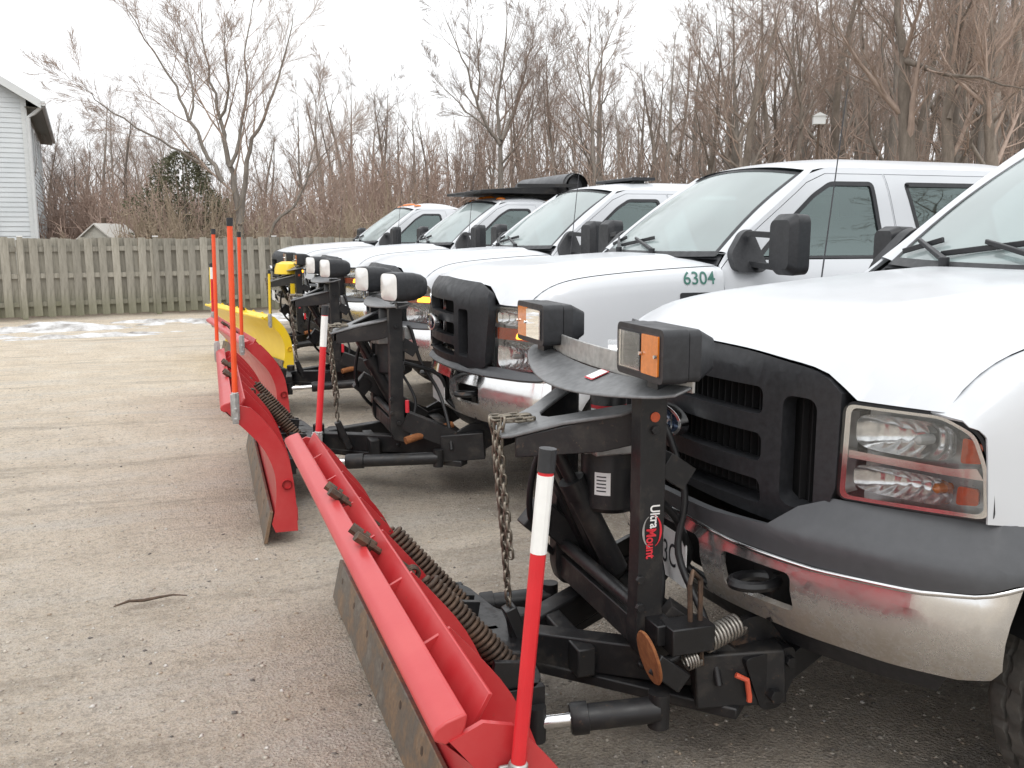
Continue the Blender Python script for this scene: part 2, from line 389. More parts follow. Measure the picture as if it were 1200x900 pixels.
# ================================================================ the lot
FENCE = lambda x: 19.78 + .198 * x
def ground_material():
    t = NT('gravel_lot'); v = t.geo(); xyz = t.n('ShaderNodeSeparateXYZ'); t.l(v, xyz.inputs[0])
    big = t.noise(v, .38, 5, .6, .4); mid = t.noise(v, 2.1, 6, .65); fine = t.noise(v, 34., 6, .75); grit = t.noise(v, 150., 4, .8)
    grey = t.ramp(mid, [(.30, (.54, .46, .365)), (.50, (.66, .57, .46)), (.70, (.72, .635, .53))])
    tan = t.ramp(mid, [(.30, (.72, .60, .45)), (.55, (.83, .715, .56)), (.70, (.86, .775, .645))])
    # sandy strip across the far half of the lot
    far = t.n('ShaderNodeMapRange'); far.inputs['From Min'].default_value = 4.0; far.inputs['From Max'].default_value = 11.5
    add = t.n('ShaderNodeMath', operation='MULTIPLY_ADD'); t.l(big, add.inputs[0]); add.inputs[1].default_value = 6.0; t.l(xyz.outputs['Y'], add.inputs[2])
    sub = t.n('ShaderNodeMath', operation='SUBTRACT'); t.l(add.outputs[0], sub.inputs[0]); sub.inputs[1].default_value = 3.0
    t.l(sub.outputs[0], far.inputs['Value'])
    c = t.mix(far.outputs[0], grey, tan)
    # stretched tyre-dragged streaks
    vs = t.geo((.35, 2.2, 1)); st = t.noise(vs, 1.3, 6, .7, .3)
    c = t.mix(t.ramp(st, [(.50, 0.), (.66, .55)]), c, (.62, .585, .53)); c = t.mix(t.ramp(st, [(.34, .55), (.47, 0.)]), c, (.29, .24, .19))
    # wet, oily ground where the trucks stand
    vx = t.n('ShaderNodeMapRange'); vx.inputs['From Min'].default_value = .55; vx.inputs['From Max'].default_value = 1.7; t.l(xyz.outputs['X'], vx.inputs['Value'])
    wt = t.ramp(t.noise(v, 1.1, 5, .6), [(.40, .1), (.60, .75)]); wm = t.n('ShaderNodeMath', operation='MULTIPLY'); t.l(vx.outputs[0], wm.inputs[0]); t.l(wt, wm.inputs[1])
    c = t.mix(wm.outputs[0], c, (.25, .212, .172))
    peb = t.n('ShaderNodeTexVoronoi'); peb.inputs['Scale'].default_value = 85.; t.l(v, peb.inputs['Vector'])
    pc = t.n('ShaderNodeSeparateColor'); t.l(peb.outputs['Color'], pc.inputs[0])
    c = t.mix(t.ramp(fine, [(.40, .42), (.49, 0.)]), c, (.25, .215, .18)); c = t.mix(t.ramp(fine, [(.53, 0.), (.64, .45)]), c, (.64, .60, .55))
    c = t.mix(t.ramp(pc.outputs[0], [(.0, .40), (.2, 0.)]), c, (.22, .192, .165)); c = t.mix(t.ramp(pc.outputs[1], [(.86, 0.), (1., .35)]), c, (.68, .64, .58))
    c = t.mix(t.ramp(grit, [(.40, .4), (.49, 0.)]), c, (.24, .208, .178)); c = t.mix(t.ramp(grit, [(.55, 0.), (.66, .4)]), c, (.68, .645, .60))
    # leaf litter in the woods behind the fence
    lf = t.n('ShaderNodeMath', operation='MULTIPLY_ADD'); t.l(xyz.outputs['X'], lf.inputs[0]); lf.inputs[1].default_value = -.198; t.l(xyz.outputs['Y'], lf.inputs[2])
    lm = t.n('ShaderNodeMapRange'); lm.inputs['From Min'].default_value = 19.2; lm.inputs['From Max'].default_value = 20.4; t.l(lf.outputs[0], lm.inputs['Value'])
    c = t.mix(lm.outputs[0], c, t.ramp(t.noise(v, 5, 6, .7), [(.3, (.09, .06, .038)), (.7, (.20, .145, .095))]))
    t.set(color=c, rough=t.ramp(wm.outputs[0], [(0., .92), (.8, .62)]), spec=.3)
    h = t.mix(.5, t.mix(.65, mid, fine), t.mix(.5, grit, peb.outputs['Distance'])); t.bump(h, 1.0, .05)
    MATS['gravel_lot'] = t.m
ground_material()
def ground_z(x, y):
    return .018 * noise.noise((x * .45, y * .45, 1.3)) + .010 * noise.noise((x * 1.7, y * 1.7, 4.1)) - .012
def build_ground():
    # rings of cells: fine near the camera, coarse to the horizon
    xs = np.concatenate([np.linspace(-400, -30, 10)[:-1], np.linspace(-30, -4, 20)[:-1], np.linspace(-4, 8, 121)[:-1], np.linspace(8, 40, 30)[:-1], np.linspace(40, 400, 10)])
    ys = np.concatenate([np.linspace(-200, -10, 8)[:-1], np.linspace(-10, -1, 10)[:-1], np.linspace(-1, 12, 131)[:-1], np.linspace(12, 26, 50)[:-1], np.linspace(26, 60, 15)[:-1], np.linspace(60, 500, 10)])
    vs = [(x, y, ground_z(x, y) if abs(x) < 60 and y < 70 else -.012) for x in xs for y in ys]; n = len(ys)
    fs = [(i * n + j, (i + 1) * n + j, (i + 1) * n + j + 1, i * n + j + 1) for i in range(len(xs) - 1) for j in range(n - 1)]
    tag(MB().add(vs, fs).build('ground', 'gravel_lot', smooth=180), kind='structure')
build_ground()
def np_mesh(name, V, F, mats, mi=None, smooth=False):
    "mesh from numpy arrays of vertices (n,3) and faces (m,k), one k"
    me = bpy.data.meshes.new(name); V = np.asarray(V, np.float32); F = np.asarray(F, np.int32); k = F.shape[1]
    me.vertices.add(len(V)); me.vertices.foreach_set('co', V.ravel()); me.loops.add(F.size); me.loops.foreach_set('vertex_index', F.ravel())
    me.polygons.add(len(F)); me.polygons.foreach_set('loop_start', np.arange(0, F.size, k, dtype=np.int32)); me.polygons.foreach_set('loop_total', np.full(len(F), k, np.int32))
    for m in mats: me.materials.append(MATS[m])
    if mi is not None: me.polygons.foreach_set('material_index', np.asarray(mi, np.int32))
    if smooth: me.polygons.foreach_set('use_smooth', np.ones(len(F), bool))
    me.update(calc_edges=True); return me
def scatter_stones(name, label, n, place, smin, smax, mats, rng):
    oct_v = np.array([(1, 0, 0), (-1, 0, 0), (0, 1, 0), (0, -1, 0), (0, 0, 1), (0, 0, -1)], float)
    oct_f = np.array([(0, 2, 4), (2, 1, 4), (1, 3, 4), (3, 0, 4), (2, 0, 5), (1, 2, 5), (3, 1, 5), (0, 3, 5)])
    xy = place(rng, n); s = smin + (smax - smin) * rng.random(n) ** 5
    v = oct_v[None] * (.65 + .7 * rng.random((n, 6, 1))) * np.stack([s, s * rng.uniform(.6, 1, n), s * rng.uniform(.35, .7, n)], 1)[:, None, :]
    a = rng.uniform(0, 6.28, n); c, q = np.cos(a)[:, None], np.sin(a)[:, None]; x, y = v[:, :, 0] * c - v[:, :, 1] * q, v[:, :, 0] * q + v[:, :, 1] * c
    z0 = np.array([ground_z(px_, py_) for px_, py_ in xy]); V = np.stack([x + xy[:, :1], y + xy[:, 1:], v[:, :, 2] + (z0 + s * .12)[:, None]], 2).reshape(-1, 3)
    F = (oct_f[None] + (np.arange(n) * 6)[:, None, None]).reshape(-1, 3); M = np.repeat(rng.integers(0, len(mats), n), 8)
    o = link(name, np_mesh(name, V, F, mats, M)); tag(o, label, 'gravel', kind='stuff')
simple('stone_mid', (.47, .425, .36), .9, 0, .2, 60); simple('stone_grey', (.40, .365, .315), .9, 0, .25, 60); simple('stone_dark', (.15, .138, .125), .9, 0, .3, 60); simple('stone_pale', (.56, .54, .50), .85, 0, .15, 60)
simple('stone_tan', (.42, .35, .27), .9, 0, .2, 60)
def _near(rng, n):
    d = 1.3 + 9.5 * rng.random(n) ** 1.7; a = CAM_YAW + np.radians(rng.uniform(-34, 34, n)); return np.stack([d * np.sin(a), d * np.cos(a)], 1)
scatter_stones('gravel', 'loose grey and pale stones scattered over the dirt lot', 22000, _near, .0016, .013, ['stone_grey', 'stone_mid', 'stone_mid', 'stone_grey', 'stone_dark', 'stone_tan', 'stone_tan', 'stone_mid', 'stone_grey', 'stone_pale'], np.random.default_rng(3))
# remains of snow and ice along the fence
t = NT('old_snow'); v_ = t.coord(); f_ = t.noise(v_, 2.4, 7, .7)
t.set(color=t.ramp(f_, [(.36, (.24, .22, .20)), (.50, (.52, .51, .50)), (.64, (.74, .75, .76))]), rough=.7); t.bump(t.noise(v_, 12, 6), .5, .03); MATS['old_snow'] = t.m
def snow(cx, cy, lx, ly, hz, seed, label):
    nx, ny = 70, 26; vs = []
    for i in range(nx + 1):
        for j in range(ny + 1):
            a, b = 2 * i / nx - 1, 2 * j / ny - 1; x, y = cx + a * lx, cy + b * ly + .198 * a * lx
            nz = noise.fractal((x * 1.1 + seed, y * 2.6, seed), 1.0, 2.0, 5); e = 1 - max(abs(a), abs(b)) ** 3
            z = ground_z(x, y) + hz * (nz * 1.0 + .10 + .2 * noise.noise((x * 6, y * 9, seed))) * e - .02 * (1 - e) - .012
            vs.append((x, y, z))
    fs = [(i * (ny + 1) + j, (i + 1) * (ny + 1) + j, (i + 1) * (ny + 1) + j + 1, i * (ny + 1) + j + 1) for i in range(nx) for j in range(ny)]
    tag(MB().add(vs, fs).build('snow_patch', 'old_snow', smooth=180), label, 'snow', kind='stuff')
snow(-.2, 17.6, 5.0, .95, .13, 2.3, 'dirty snow remains lying along the foot of the fence')
snow(-1.0, 15.9, 2.6, .45, .09, 7.7, 'thin strip of pale ice on the sandy lot')
# a twig on the gravel
tw = MB(); p0 = Vector((-.28, 4.05, .006)); tw.tube([p0 + Vector((.058 * i, .02 * math.sin(i * .9) + .012 * i, .008 + .006 * math.sin(i * 2.1))) for i in range(6)], [.003, .006, .007, .006, .004, .002], 6)
simple('dead_wood', (.10, .07, .05), .9, 0, .4, 40)
tag(tw.build('twig', 'dead_wood'), 'thin brown twig lying on the open gravel', 'twig')
# ================================================================ pickup trucks
# truck frame: x = u runs back from the bumper face, y = -v (v positive towards the driver's side), z up
def W(u, v, z): return Vector((u, -v, z))
SIDE = curve([.40, .50, .65, .85, 1.05, 1.18, 1.27, 1.345, 1.37, 1.90, 1.94], [.90, .945, .972, .985, .980, .965, .945, .915, .895, .735, .715])
def side_v(u, z): return SIDE(z) - (.03 * ((.6 - u) / .27) ** 2 if u < .6 else 0)
_pa = [0, .25, .5, .72, .92, 1.08, 1.25]
PLAN_U = curve(_pa, [0, .02, .08, .165, .265, .365, .52]); PLAN_V = curve(_pa, [0, .25, .495, .70, .885, 1.0, 1.035])
def plan(a): return PLAN_U(abs(a)), math.copysign(PLAN_V(abs(a)), a)
def FR(v): return .06 + .30 * v * v
WU, WV, WR = .963, .865, .40          # front wheel centre, half track, tyre radius
def mirrored(poly): return [(-p[0], p[1]) for p in poly][::-1]

def build_wheel(style):
    "tyre and rim meshes about the local Y axis, outer face towards -Y"
    if 'tyre' not in CACHE:
        prof = [(.222, -.10), (.245, -.125), (.30, -.138), (.355, -.137), (.384, -.125), (.394, -.112)]
        tread = []
        for g in (-.105, -.068, -.022, .022, .068, .105): tread.append(g)
        seq = [(.398, -.104), (.399, -.074), (.388, -.070), (.388, -.062), (.400, -.058), (.400, -.026), (.388, -.022), (.388, -.014), (.401, -.010),
               (.401, .010), (.388, .014), (.388, .022), (.400, .026), (.400, .058), (.388, .062), (.388, .070), (.399, .074), (.398, .104)]
        prof = prof + seq + [(r, -a) for r, a in prof[::-1]]
        n = 144; vs = []; fs = []; P = len(prof)
        for i in range(n):
            t = 2 * math.pi * i / n
            for k, (r, a) in enumerate(prof):
                rr = r; tt = t
                if r > .392:
                    zig = .004 * (1 if (i // 2) % 2 else -1); aa = a + zig * (.3 if abs(a) > .1 else 1)
                    if i % 6 == 0 and abs(a) > .03: rr -= .009
                    if i % 6 == 3 and abs(a) < .03: rr -= .006
                else: aa = a
                if .36 < r < .393 and i % 6 in (0, 1) and abs(a) > .1: rr -= .004
                vs.append((rr * math.cos(tt), aa, rr * math.sin(tt)))
        for i in range(n):
            j = (i + 1) % n
            for k in range(P - 1): fs.append((i * P + k, i * P + k + 1, j * P + k + 1, j * P + k))
        mb = MB().add(vs, fs); CACHE['tyre'] = mb.mesh('tyre', 'tyre', 28)
        mb = MB().lathe([(.225, -.105), (.215, -.112), (.205, -.10), (.195, -.05), (.19, .08), (.22, .11)], 48)
        mb.lathe([(.20, -.06), (.17, -.085), (.12, -.075), (.085, -.09), (.06, -.105), (.03, -.108), (.001, -.108)], 48)
        for k in range(8):
            a = 2 * math.pi * k / 8; c = Vector((math.cos(a) * .095, -.09, math.sin(a) * .095)); mb.cyl(c, c + Vector((0, -.025, 0)), .012, n=6)
        CACHE['rim'] = mb.mesh('rim', 'galvanized', 35)
    return CACHE['tyre'], CACHE['rim']
CACHE = {}

def headlight(root, s, style):
    F_ = lambda v, z, d=0.0: W(FR(v) + d, s * v, z)
    if style == 5:
        out = rounded([(.640, 1.121), (.858, 1.123), (.925, 1.09), (.952, 1.013), (.961, .896), (.634, .876)], .022)
    else:
        out = rounded([(.614, 1.145), (.90, 1.150), (.955, 1.07), (.966, .97), (.937, .812), (.612, .775)], .022)
    c = (sum(p[0] for p in out) / len(out), sum(p[1] for p in out) / len(out))
    sh = lambda k: [(c[0] + (p[0] - c[0]) * k, c[1] + (p[1] - c[1]) * k) for p in out]
    hs = MB(); hs.panel(out, [sh(.93)], lambda v, z: F_(v, z, .012), (.06, .08), .08)
    h = hs.build('headlight', 'bright_metal', root, fix=True)
    MB().panel(sh(.99), [], lambda v, z: F_(v, z, .085), (.05, .05)).build('housing', 'lamp_housing', h)
    def bowl(v0, v1, z0, z1, depth, mat, flut, name, dbase=.02):
        def fn(a, b):
            x, y = 2 * a - 1, 2 * b - 1
            # superellipse mapping of the square keeps rounded corners
            k = (abs(x) ** 4 + abs(y) ** 4) ** .25; m = max(abs(x), abs(y), 1e-6); q = 1.0 if k < 1e-6 else m / k
            xx, yy = x * q, y * q; rr = max(abs(x), abs(y))
            v = (v0 + v1) / 2 + xx * (v1 - v0) / 2; z = (z0 + z1) / 2 + yy * (z1 - z0) / 2
            dd = dbase + depth * (1 - rr ** 2.2) + flut * math.sin(xx * 26) * (1 - rr) * rr * 4
            return F_(v, z, dd)
        return MB().grid(fn, 36, 18, flip=(s < 0)).build(name, mat, h, 50)
    def lens(poly, d, mat, name): return MB().panel(poly, [], lambda v, z: F_(v, z, d), (.04, .04), .012).build(name, mat, h, fix=True)
    if style == 5:
        bowl(.662, .885, 1.012, 1.104, .055, 'lamp_silver', .003, 'reflector')
        bowl(.662, .885, .905, .975, .05, 'lamp_silver', .003, 'reflector')
        lens(rounded([(.895, 1.078), (.932, 1.068), (.938, 1.022), (.893, 1.016)], .008), .022, 'orange_lens', 'side_marker')
        lens(rounded([(.892, .962), (.932, .960), (.934, .922), (.890, .916)], .008), .022, 'orange_lens', 'side_marker')
        bar = MB(); bar.panel([(.65, 1.004), (.885, 1.002), (.93, 1.010), (.945, .985), (.885, .984), (.65, .984)], [], lambda v, z: F_(v, z, .015), (.04, None), .03)
        bar.build('divider', 'bright_metal', h, fix=True)
        for (v, z) in ((.80, 1.055), (.845, .945)):
            MB().tube([F_(v, z, .07), F_(v, z, .05), F_(v, z, .028), F_(v, z, .018)], [.012, .014, .012, .002], 10).build('bulb', 'amber_lens' if z < 1 else 'white_plastic', h)
    else:
        bowl(.640, .90, 1.045, 1.130, .045, 'lamp_silver', .006, 'reflector')
        bowl(.640, .915, .795, .955, .06, 'lamp_silver', .003, 'reflector')
        lens(rounded([(.635, 1.030), (.945, 1.032), (.955, .968), (.635, .965)], .01), .02, 'orange_lens', 'turn_signal')
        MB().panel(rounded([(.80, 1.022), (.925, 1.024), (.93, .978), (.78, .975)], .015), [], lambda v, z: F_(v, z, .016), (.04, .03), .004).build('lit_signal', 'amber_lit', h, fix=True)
        MB().tube([F_(.75, .875, .075), F_(.75, .875, .05), F_(.75, .875, .03), F_(.75, .875, .02)], [.012, .016, .014, .003], 10).build('bulb', 'white_plastic', h)
    MB().panel(out, [], lambda v, z: F_(v, z, .003), (.04, .04)).build('lens', 'lens_glass', h)
    # black seam round the lamp
    MB().panel([(c[0] + (p[0] - c[0]) * 1.045, c[1] + (p[1] - c[1]) * 1.06) for p in out], [sh(.985)], lambda v, z: F_(v, z, .022), (.06, .06), .03).build('gasket', 'black_plastic', h, fix=True)

def make_truck(label, style, crew, loc, yaw, steer=0.0, number=None, clearance=False, plate=None, bed='pickup', topper=None):
    root = thing('pickup_truck', label, 'truck', (loc[0], loc[1], 0), yaw, 'white fleet pickups parked in a row')
    uR = 4.0 if crew else 2.98                       # back of cab
    o5 = style == 5
    # ---------- hood
    ZE = curve([0, .3, .46, .58, .636, .67, .88], [1.236, 1.229, 1.213, 1.192, 1.155, 1.130, 1.130]) if o5 else \
         curve([0, .3, .46, .60, .645, .67, .88], [1.272, 1.268, 1.262, 1.250, 1.185, 1.156, 1.154])
    ZT = curve([.05, .35, .8, 1.2, 1.45], [1.262, 1.318, 1.368, 1.400, 1.415]) if o5 else curve([.05, .35, .8, 1.2, 1.45], [1.296, 1.340, 1.378, 1.404, 1.415])
    def HZ(u, v):
        v = abs(v); zt = ZT(u) - .048 * (v / .86) ** 3 + .014 * (1 - sstep((v - .40) / .12)) * sstep((u - .15) / .3)
        s_ = max(0.0, u - FR(v) - .015); ze = ZE(v); ze0 = ZT(FR(v)) - .048 * (v / .86) ** 3
        return zt - (ze0 - ze) * math.exp(-s_ / (.085 if v < .62 else .11))
    HV = .862
    front = [(FR(v) + .012, v) for v in np.linspace(-HV, HV, 45)]
    rear = [(1.33 + .10 * (v / HV) ** 2, v) for v in np.linspace(HV, -HV, 21)]
    MB().panel(front + rear, [], lambda u, v: W(u, v, HZ(u, v)), (.045, .045), .0).build('hood', 'white_paint', root, 60, fix=True)
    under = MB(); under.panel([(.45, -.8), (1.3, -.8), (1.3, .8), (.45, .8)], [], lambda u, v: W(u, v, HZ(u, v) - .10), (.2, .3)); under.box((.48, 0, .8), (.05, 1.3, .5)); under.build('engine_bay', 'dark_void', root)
    # ---------- front fenders
    ft = [.45, .6, .85, 1.05, 1.15, 1.23, 1.30]
    FV = curve(ft, [.935, .965, .985, .982, .974, .948, .866]); FZ = curve(ft, [.45, .6, .85, 1.05, 1.14, 1.19, 1.198])
    def FE(u, t):
        v = FV(t) - (.028 * ((.6 - u) / .27) ** 2 if u < .6 else 0); z = FZ(t)
        zs = HZ(max(u, .297), .862) - .004; z += (zs - 1.198) * sstep((t - .95) / .33)
        if t > 1.22: v = v + (.866 - FV(1.30)) * 0
        r = math.hypot(u - WU, t - .405)
        if r > .40: v += (.034 if not o5 else .024) * math.exp(-((r - .455) / .06) ** 2)
        return v, z
    def FEz(u, zt):
        lo, hi = .46, 1.30
        for _ in range(26):
            m = (lo + hi) / 2
            if FE(u, m)[1] < zt: lo = m
            else: hi = m
        return FE(u, lo)
    arch = [(WU + .44 * math.cos(a), .405 + .44 * math.sin(a)) for a in np.linspace(R(12), R(160), 26)]
    fo = [(.285, 1.30), (.30, 1.18), (.335, 1.10), (.348, .885), (.50, .87), (.51, .60)] + arch[::-1] + [(1.425, .50), (1.425, 1.30)]
    for s in (1, -1):
        def ff(u, t, s=s): v, z = FE(u, t); return W(u, s * v, z)
        fd = MB().panel(fo, [], ff, (.045, .04), .006 * s).build('fender', 'white_paint', root, 60, fix=True)
        ln = MB()
        for i in range(20):
            a0, a1 = (R(20 + 140 * k / 20) for k in (i, i + 1)); q = []
            for a in (a0, a1):
                for v in (.50, .95): q.append(W(WU + .455 * math.cos(a), s * v, .405 + .455 * math.sin(a)))
            ln.add(q, [(0, 1, 3, 2)])
        ln.add([W(WU - .455, s * .5, .3), W(WU + .455, s * .5, .3), W(WU + .455, s * .5, .86), W(WU - .455, s * .5, .86)], [(0, 1, 2, 3)])
        ln.build('wheel_liner', 'dark_void', root)
        if not o5:   # small vent badge behind the wheel, under the number
            MB().panel(rrect(1.15, 1.40, 1.165, 1.222, .012), [], lambda u, z, s=s: W(u, s * (FEz(u, z)[0] + .006), z), (.05, .03), .008 * s).build('fender_vent', 'black_plastic', fd, fix=True)
    # ---------- grille
    g0, g1 = (.792, 1.226) if o5 else (.80, 1.262)
    if o5:
        top = [(v, ZE(v) - .004) for v in np.linspace(.60, -.60, 31)]
        half = [(-.636, 1.145), (-.632, .90), (-.60, .80), (-.49, .757), (0, .775), (.49, .757), (.60, .80), (.632, .90), (.636, 1.145)]
        gout = top + half
        slots = [rrect(-.40, .40, a, b, .022) for a, b in ((1.052, 1.130), (.920, 1.000), (.800, .870))]
        slots += [rrect(a, b, .820, 1.120, .03) for a, b in ((.468, .572), (-.572, -.468))]
    else:
        gout = rounded([(.655, 1.10), (.64, 1.235), (.52, 1.272), (.0, 1.288), (-.52, 1.272), (-.64, 1.235), (-.655, 1.10), (-.615, .80), (-.40, .772), (.40, .772), (.615, .80)], .03)
        slots = [rrect(-.285, .285, a, b, .018) for a, b in ((1.075, 1.155), (.945, 1.025), (.830, .895))]
        slots += [rrect(a, b, .840, 1.115, .02) for a, b in ((.345, .455), (-.455, -.345))]
    def GF(v, z):
        d = (.0 if o5 else -.045) + .05 * max(0.0, (z - 1.17) / .1) ** 2 + .02 * max(0, .84 - z) / .1
        return W(FR(v) + d, v, z)
    gr = MB().panel(gout, slots, GF, (.06, .05), .055).build('grille', 'black_plastic', root, 40, bevel=.004, fix=True)
    ms = MB(); ms.panel([(-.62, g0 + .01), (.62, g0 + .01), (.62, g1 - .06), (-.62, g1 - .06)], [], lambda v, z: W(FR(v) + .085, v, z), (.08, None)); ms.build('grille_backing', 'dark_void', gr)
    fins = MB()
    for v in np.linspace(-.57, .57, 39):
        if .40 < abs(v) < .46: continue
        fins.box(W(FR(v) + .062, v, (g0 + g1) / 2 - .03), (.018, .005, g1 - g0 - .12))
    fins.build('mesh_fins', 'dark_void', gr, 0)
    ez = .972 if o5 else 1.01
    em = MB(); em.panel(ellipse(0, ez, .112, .050, 36), [ellipse(0, ez, .098, .040, 36)], lambda v, z: W(FR(v) - .050 - (0 if o5 else .05) + .12 * v * v, v, z), (.03, None), .03)
    em = em.build('emblem', 'bright_metal', gr, 50, bevel=.004, fix=True)
    MB().panel(ellipse(0, ez, .1, .042, 36), [], lambda v, z: W(FR(v) - .052 - (0 if o5 else .05) + 1.6 * (v * v + (z - ez) ** 2), v, z), (.02, .02)).build('oval', 'blue_oval', em, 60)
    letters('Ford', .070, lambda x, y: W(FR(0) - .056 - (0 if o5 else .05) + 1.9 * x * x, x, ez + y), 'bright_metal', em)
    # ---------- headlights
    for s in (1, -1): headlight(root, s, style)
    # ---------- bumper: chrome bar, plastic pad, valance, hooks, plate
    dz = 0 if o5 else .03
    ct = [(0, .715), (.2, .71), (.4, .694), (.65, .690), (.9, .703), (1.02, .72), (1.13, .746)]
    if not o5: ct = [(0, .765), (.2, .763), (.4, .758), (.65, .755), (.9, .758), (1.02, .763), (1.13, .775)]
    cb = [(1.085, .535), (1.05, .505), (.97, .484), (.8, .474), (.6, .474), (.3, .482)]
    half = ct + cb
    chrome = half + [(-a, z) for a, z in half[::-1] if a > 0]
    th = [rrect(.335, .575, .545 + dz, .655 + dz, .02), rrect(-.575, -.335, .545 + dz, .655 + dz, .02), rrect(-.24, .24, .50, .665 + dz, .03)]
    def BF(a, z, d=0.0):
        u, v = plan(a); k = .055 * max(0, (.62 - z) / .14) ** 1.5 + d + .012 * max(0, (z - .66) / .06)
        return W(u + k, v * (1 - .35 * k), z)
    bu = MB().panel(chrome, th, BF, (.05, .045), .018).build('bumper', 'chrome', root, 50, bevel=.003, fix=True)
    bk = MB(); bk.panel([(-.9, .49), (.9, .49), (.9, .70), (-.9, .70)], [], lambda a, z: BF(a, z, .09), (.1, None)); bk.build('bumper_backing', 'dark_void', bu)
    zt2 = .880 if o5 else .815
    pin = (lambda z: float(np.interp(z, [.66, .765, .785, .90], [.026, .0, .010, .085]))) if o5 else curve([.70, .76, .80, .90], [.0, .004, .05, .12])
    lowp = [(a, z + .003) for a, z in ct] + [(1.25, ct[-1][1] + .004)]
    upp = [(1.25, zt2 - .005), (1.0, zt2 + .004), (.64, zt2 - .01), (.56, .835 if o5 else .80), (.50, .775), (.3, .763 if o5 else .79), (0, .765 if o5 else .795)]
    half = lowp + upp[:-1]
    padp = half + [(-a, z) for a, z in ([upp[-1]] + half[::-1]) if a >= 0][0:1] + [(-a, z) for a, z in half[::-1] if a > 0]
    def PF(a, z):
        u, v = plan(a); k = pin(z); q = 1 - sstep((abs(a) - .95) / .25) * .8
        return W(u - .012 + k * q, v * (1 - .05 * k) - math.copysign(k * (1 - q) * .8, v), z)
    MB().panel(padp, [], PF, (.05, .021), .02).build('bumper_pad', 'grey_plastic', root, 24, fix=True)
    vl = MB(); vl.panel([(-.88, .40), (-.7, .385), (.7, .385), (.88, .40), (.95, .50), (.8, .49), (-.8, .49), (-.95, .50)], [], lambda a, z: BF(a, z, .035), (.08, .05), .02)
    vl.build('valance', 'black_plastic', root, fix=True)
    MB().tube([BF(a, np.interp(abs(a), [p[0] for p in ct], [p[1] for p in ct]) - .004) + Vector((-.004, 0, 0)) for a in np.linspace(-1.13, 1.13, 61)], .0075, 8).build('bead', 'bright_metal', bu, 60)
    for s in (1, -1):
        hk = MB(); pts = [W(.16, s * .455, .60 + dz), W(.04, s * .455, .60 + dz)] + [W(-.01 + .035 * (1 - math.sin(a)) - .03, s * (.455 + .0), .60 + dz) for a in (R(90),)]
        lp = [W(.09 + .065 * math.cos(a) - .02, s * .455 + .045 * math.sin(a), .60 + dz) for a in np.linspace(R(20), R(340), 18)]
        hk.tube(lp, .016, 8); hk.bar(W(.12, s * .455, .60 + dz), W(.25, s * .455, .60 + dz), .05, .04); hk.build('tow_hook', 'worn_black', root)
    pl = MB().box(W(.0, .045, .568 + dz), (.004, .305, .153)).build('license_plate', 'white_plastic', root, 0)
    if plate: letters(plate, .105, lambda x, y: W(-.0035, .045 + x, .565 + dz + y), 'print_dark', pl, sx=.72)
    if plate: MB().cyl(W(-.0035, .03, .56 + dz), W(-.0045, .03, .56 + dz), .013, n=12).build('plate_crest', 'print_red', pl)
    # ---------- cab sides and doors
    def sf(s): return lambda u, z: W(u, s * side_v(u, z), z)
    if crew:
        shell = [(1.435, 1.37), (1.50, 1.435), (2.10, 1.895), (2.24, 1.937), (3.62, 1.937), (3.86, 1.90), (3.97, 1.70), (4.0, 1.30), (4.0, .50), (3.62, .50), (3.62, .44), (1.435, .44)]
        fdr = [(1.440, .53), (1.440, 1.35), (1.60, 1.475), (2.08, 1.842), (2.22, 1.898), (2.63, 1.900), (2.735, 1.36), (2.70, .53)]
        fwin = rounded([(1.675, 1.395), (2.11, 1.775), (2.24, 1.850), (2.545, 1.852), (2.615, 1.395)], .035)
        rdr = [(2.712, .53), (2.747, 1.36), (2.645, 1.900), (3.46, 1.900), (3.60, 1.36), (3.60, .95), (3.42, .53)]
        rwin = rounded([(2.905, 1.395), (2.775, 1.852), (3.40, 1.852), (3.50, 1.395)], .035)
        doors = [(fdr, fwin, 2.60), (rdr, rwin, 3.48)]
    else:
        shell = [(1.435, 1.37), (1.50, 1.435), (2.10, 1.895), (2.24, 1.937), (2.70, 1.937), (2.90, 1.89), (2.96, 1.70), (2.98, 1.30), (2.98, .50), (2.74, .44), (1.435, .44)]
        fdr = [(1.440, .53), (1.440, 1.35), (1.60, 1.475), (2.08, 1.842), (2.22, 1.898), (2.60, 1.900), (2.72, 1.36), (2.70, .53)]
        fwin = rounded([(1.675, 1.395), (2.11, 1.775), (2.24, 1.850), (2.52, 1.852), (2.615, 1.395)], .035)
        doors = [(fdr, fwin, 2.60)]
    def grow(poly, d):
        out = []; N = len(poly); ar = sum(poly[i][0] * poly[(i + 1) % N][1] - poly[(i + 1) % N][0] * poly[i][1] for i in range(N)); sg = 1 if ar > 0 else -1
        for i in range(N):
            p0, p, p1 = (Vector(poly[(i + k) % N]) for k in (-1, 0, 1)); a = (p - p0).normalized(); b = (p1 - p).normalized()
            n1 = Vector((a.y, -a.x)) * sg; n2 = Vector((b.y, -b.x)) * sg; n = (n1 + n2); n = n / max(.4, (1 + n1.dot(n2)))
            out.append(tuple(p + n * d))
        return out
    def ws(s_, t):       # windshield surface
        v = s_ * (.775 + (.648 - .775) * t); u = (1.36 + .12 * s_ ** 2) * (1 - t) + (2.045 + .07 * s_ ** 2) * t; z = (1.405 + .012 * s_ ** 2) * (1 - t) + (1.955 - .05 * s_ ** 2) * t
        k = .030 * math.sin(math.pi * t); return W(u - k * .6, v, z + k * .7)
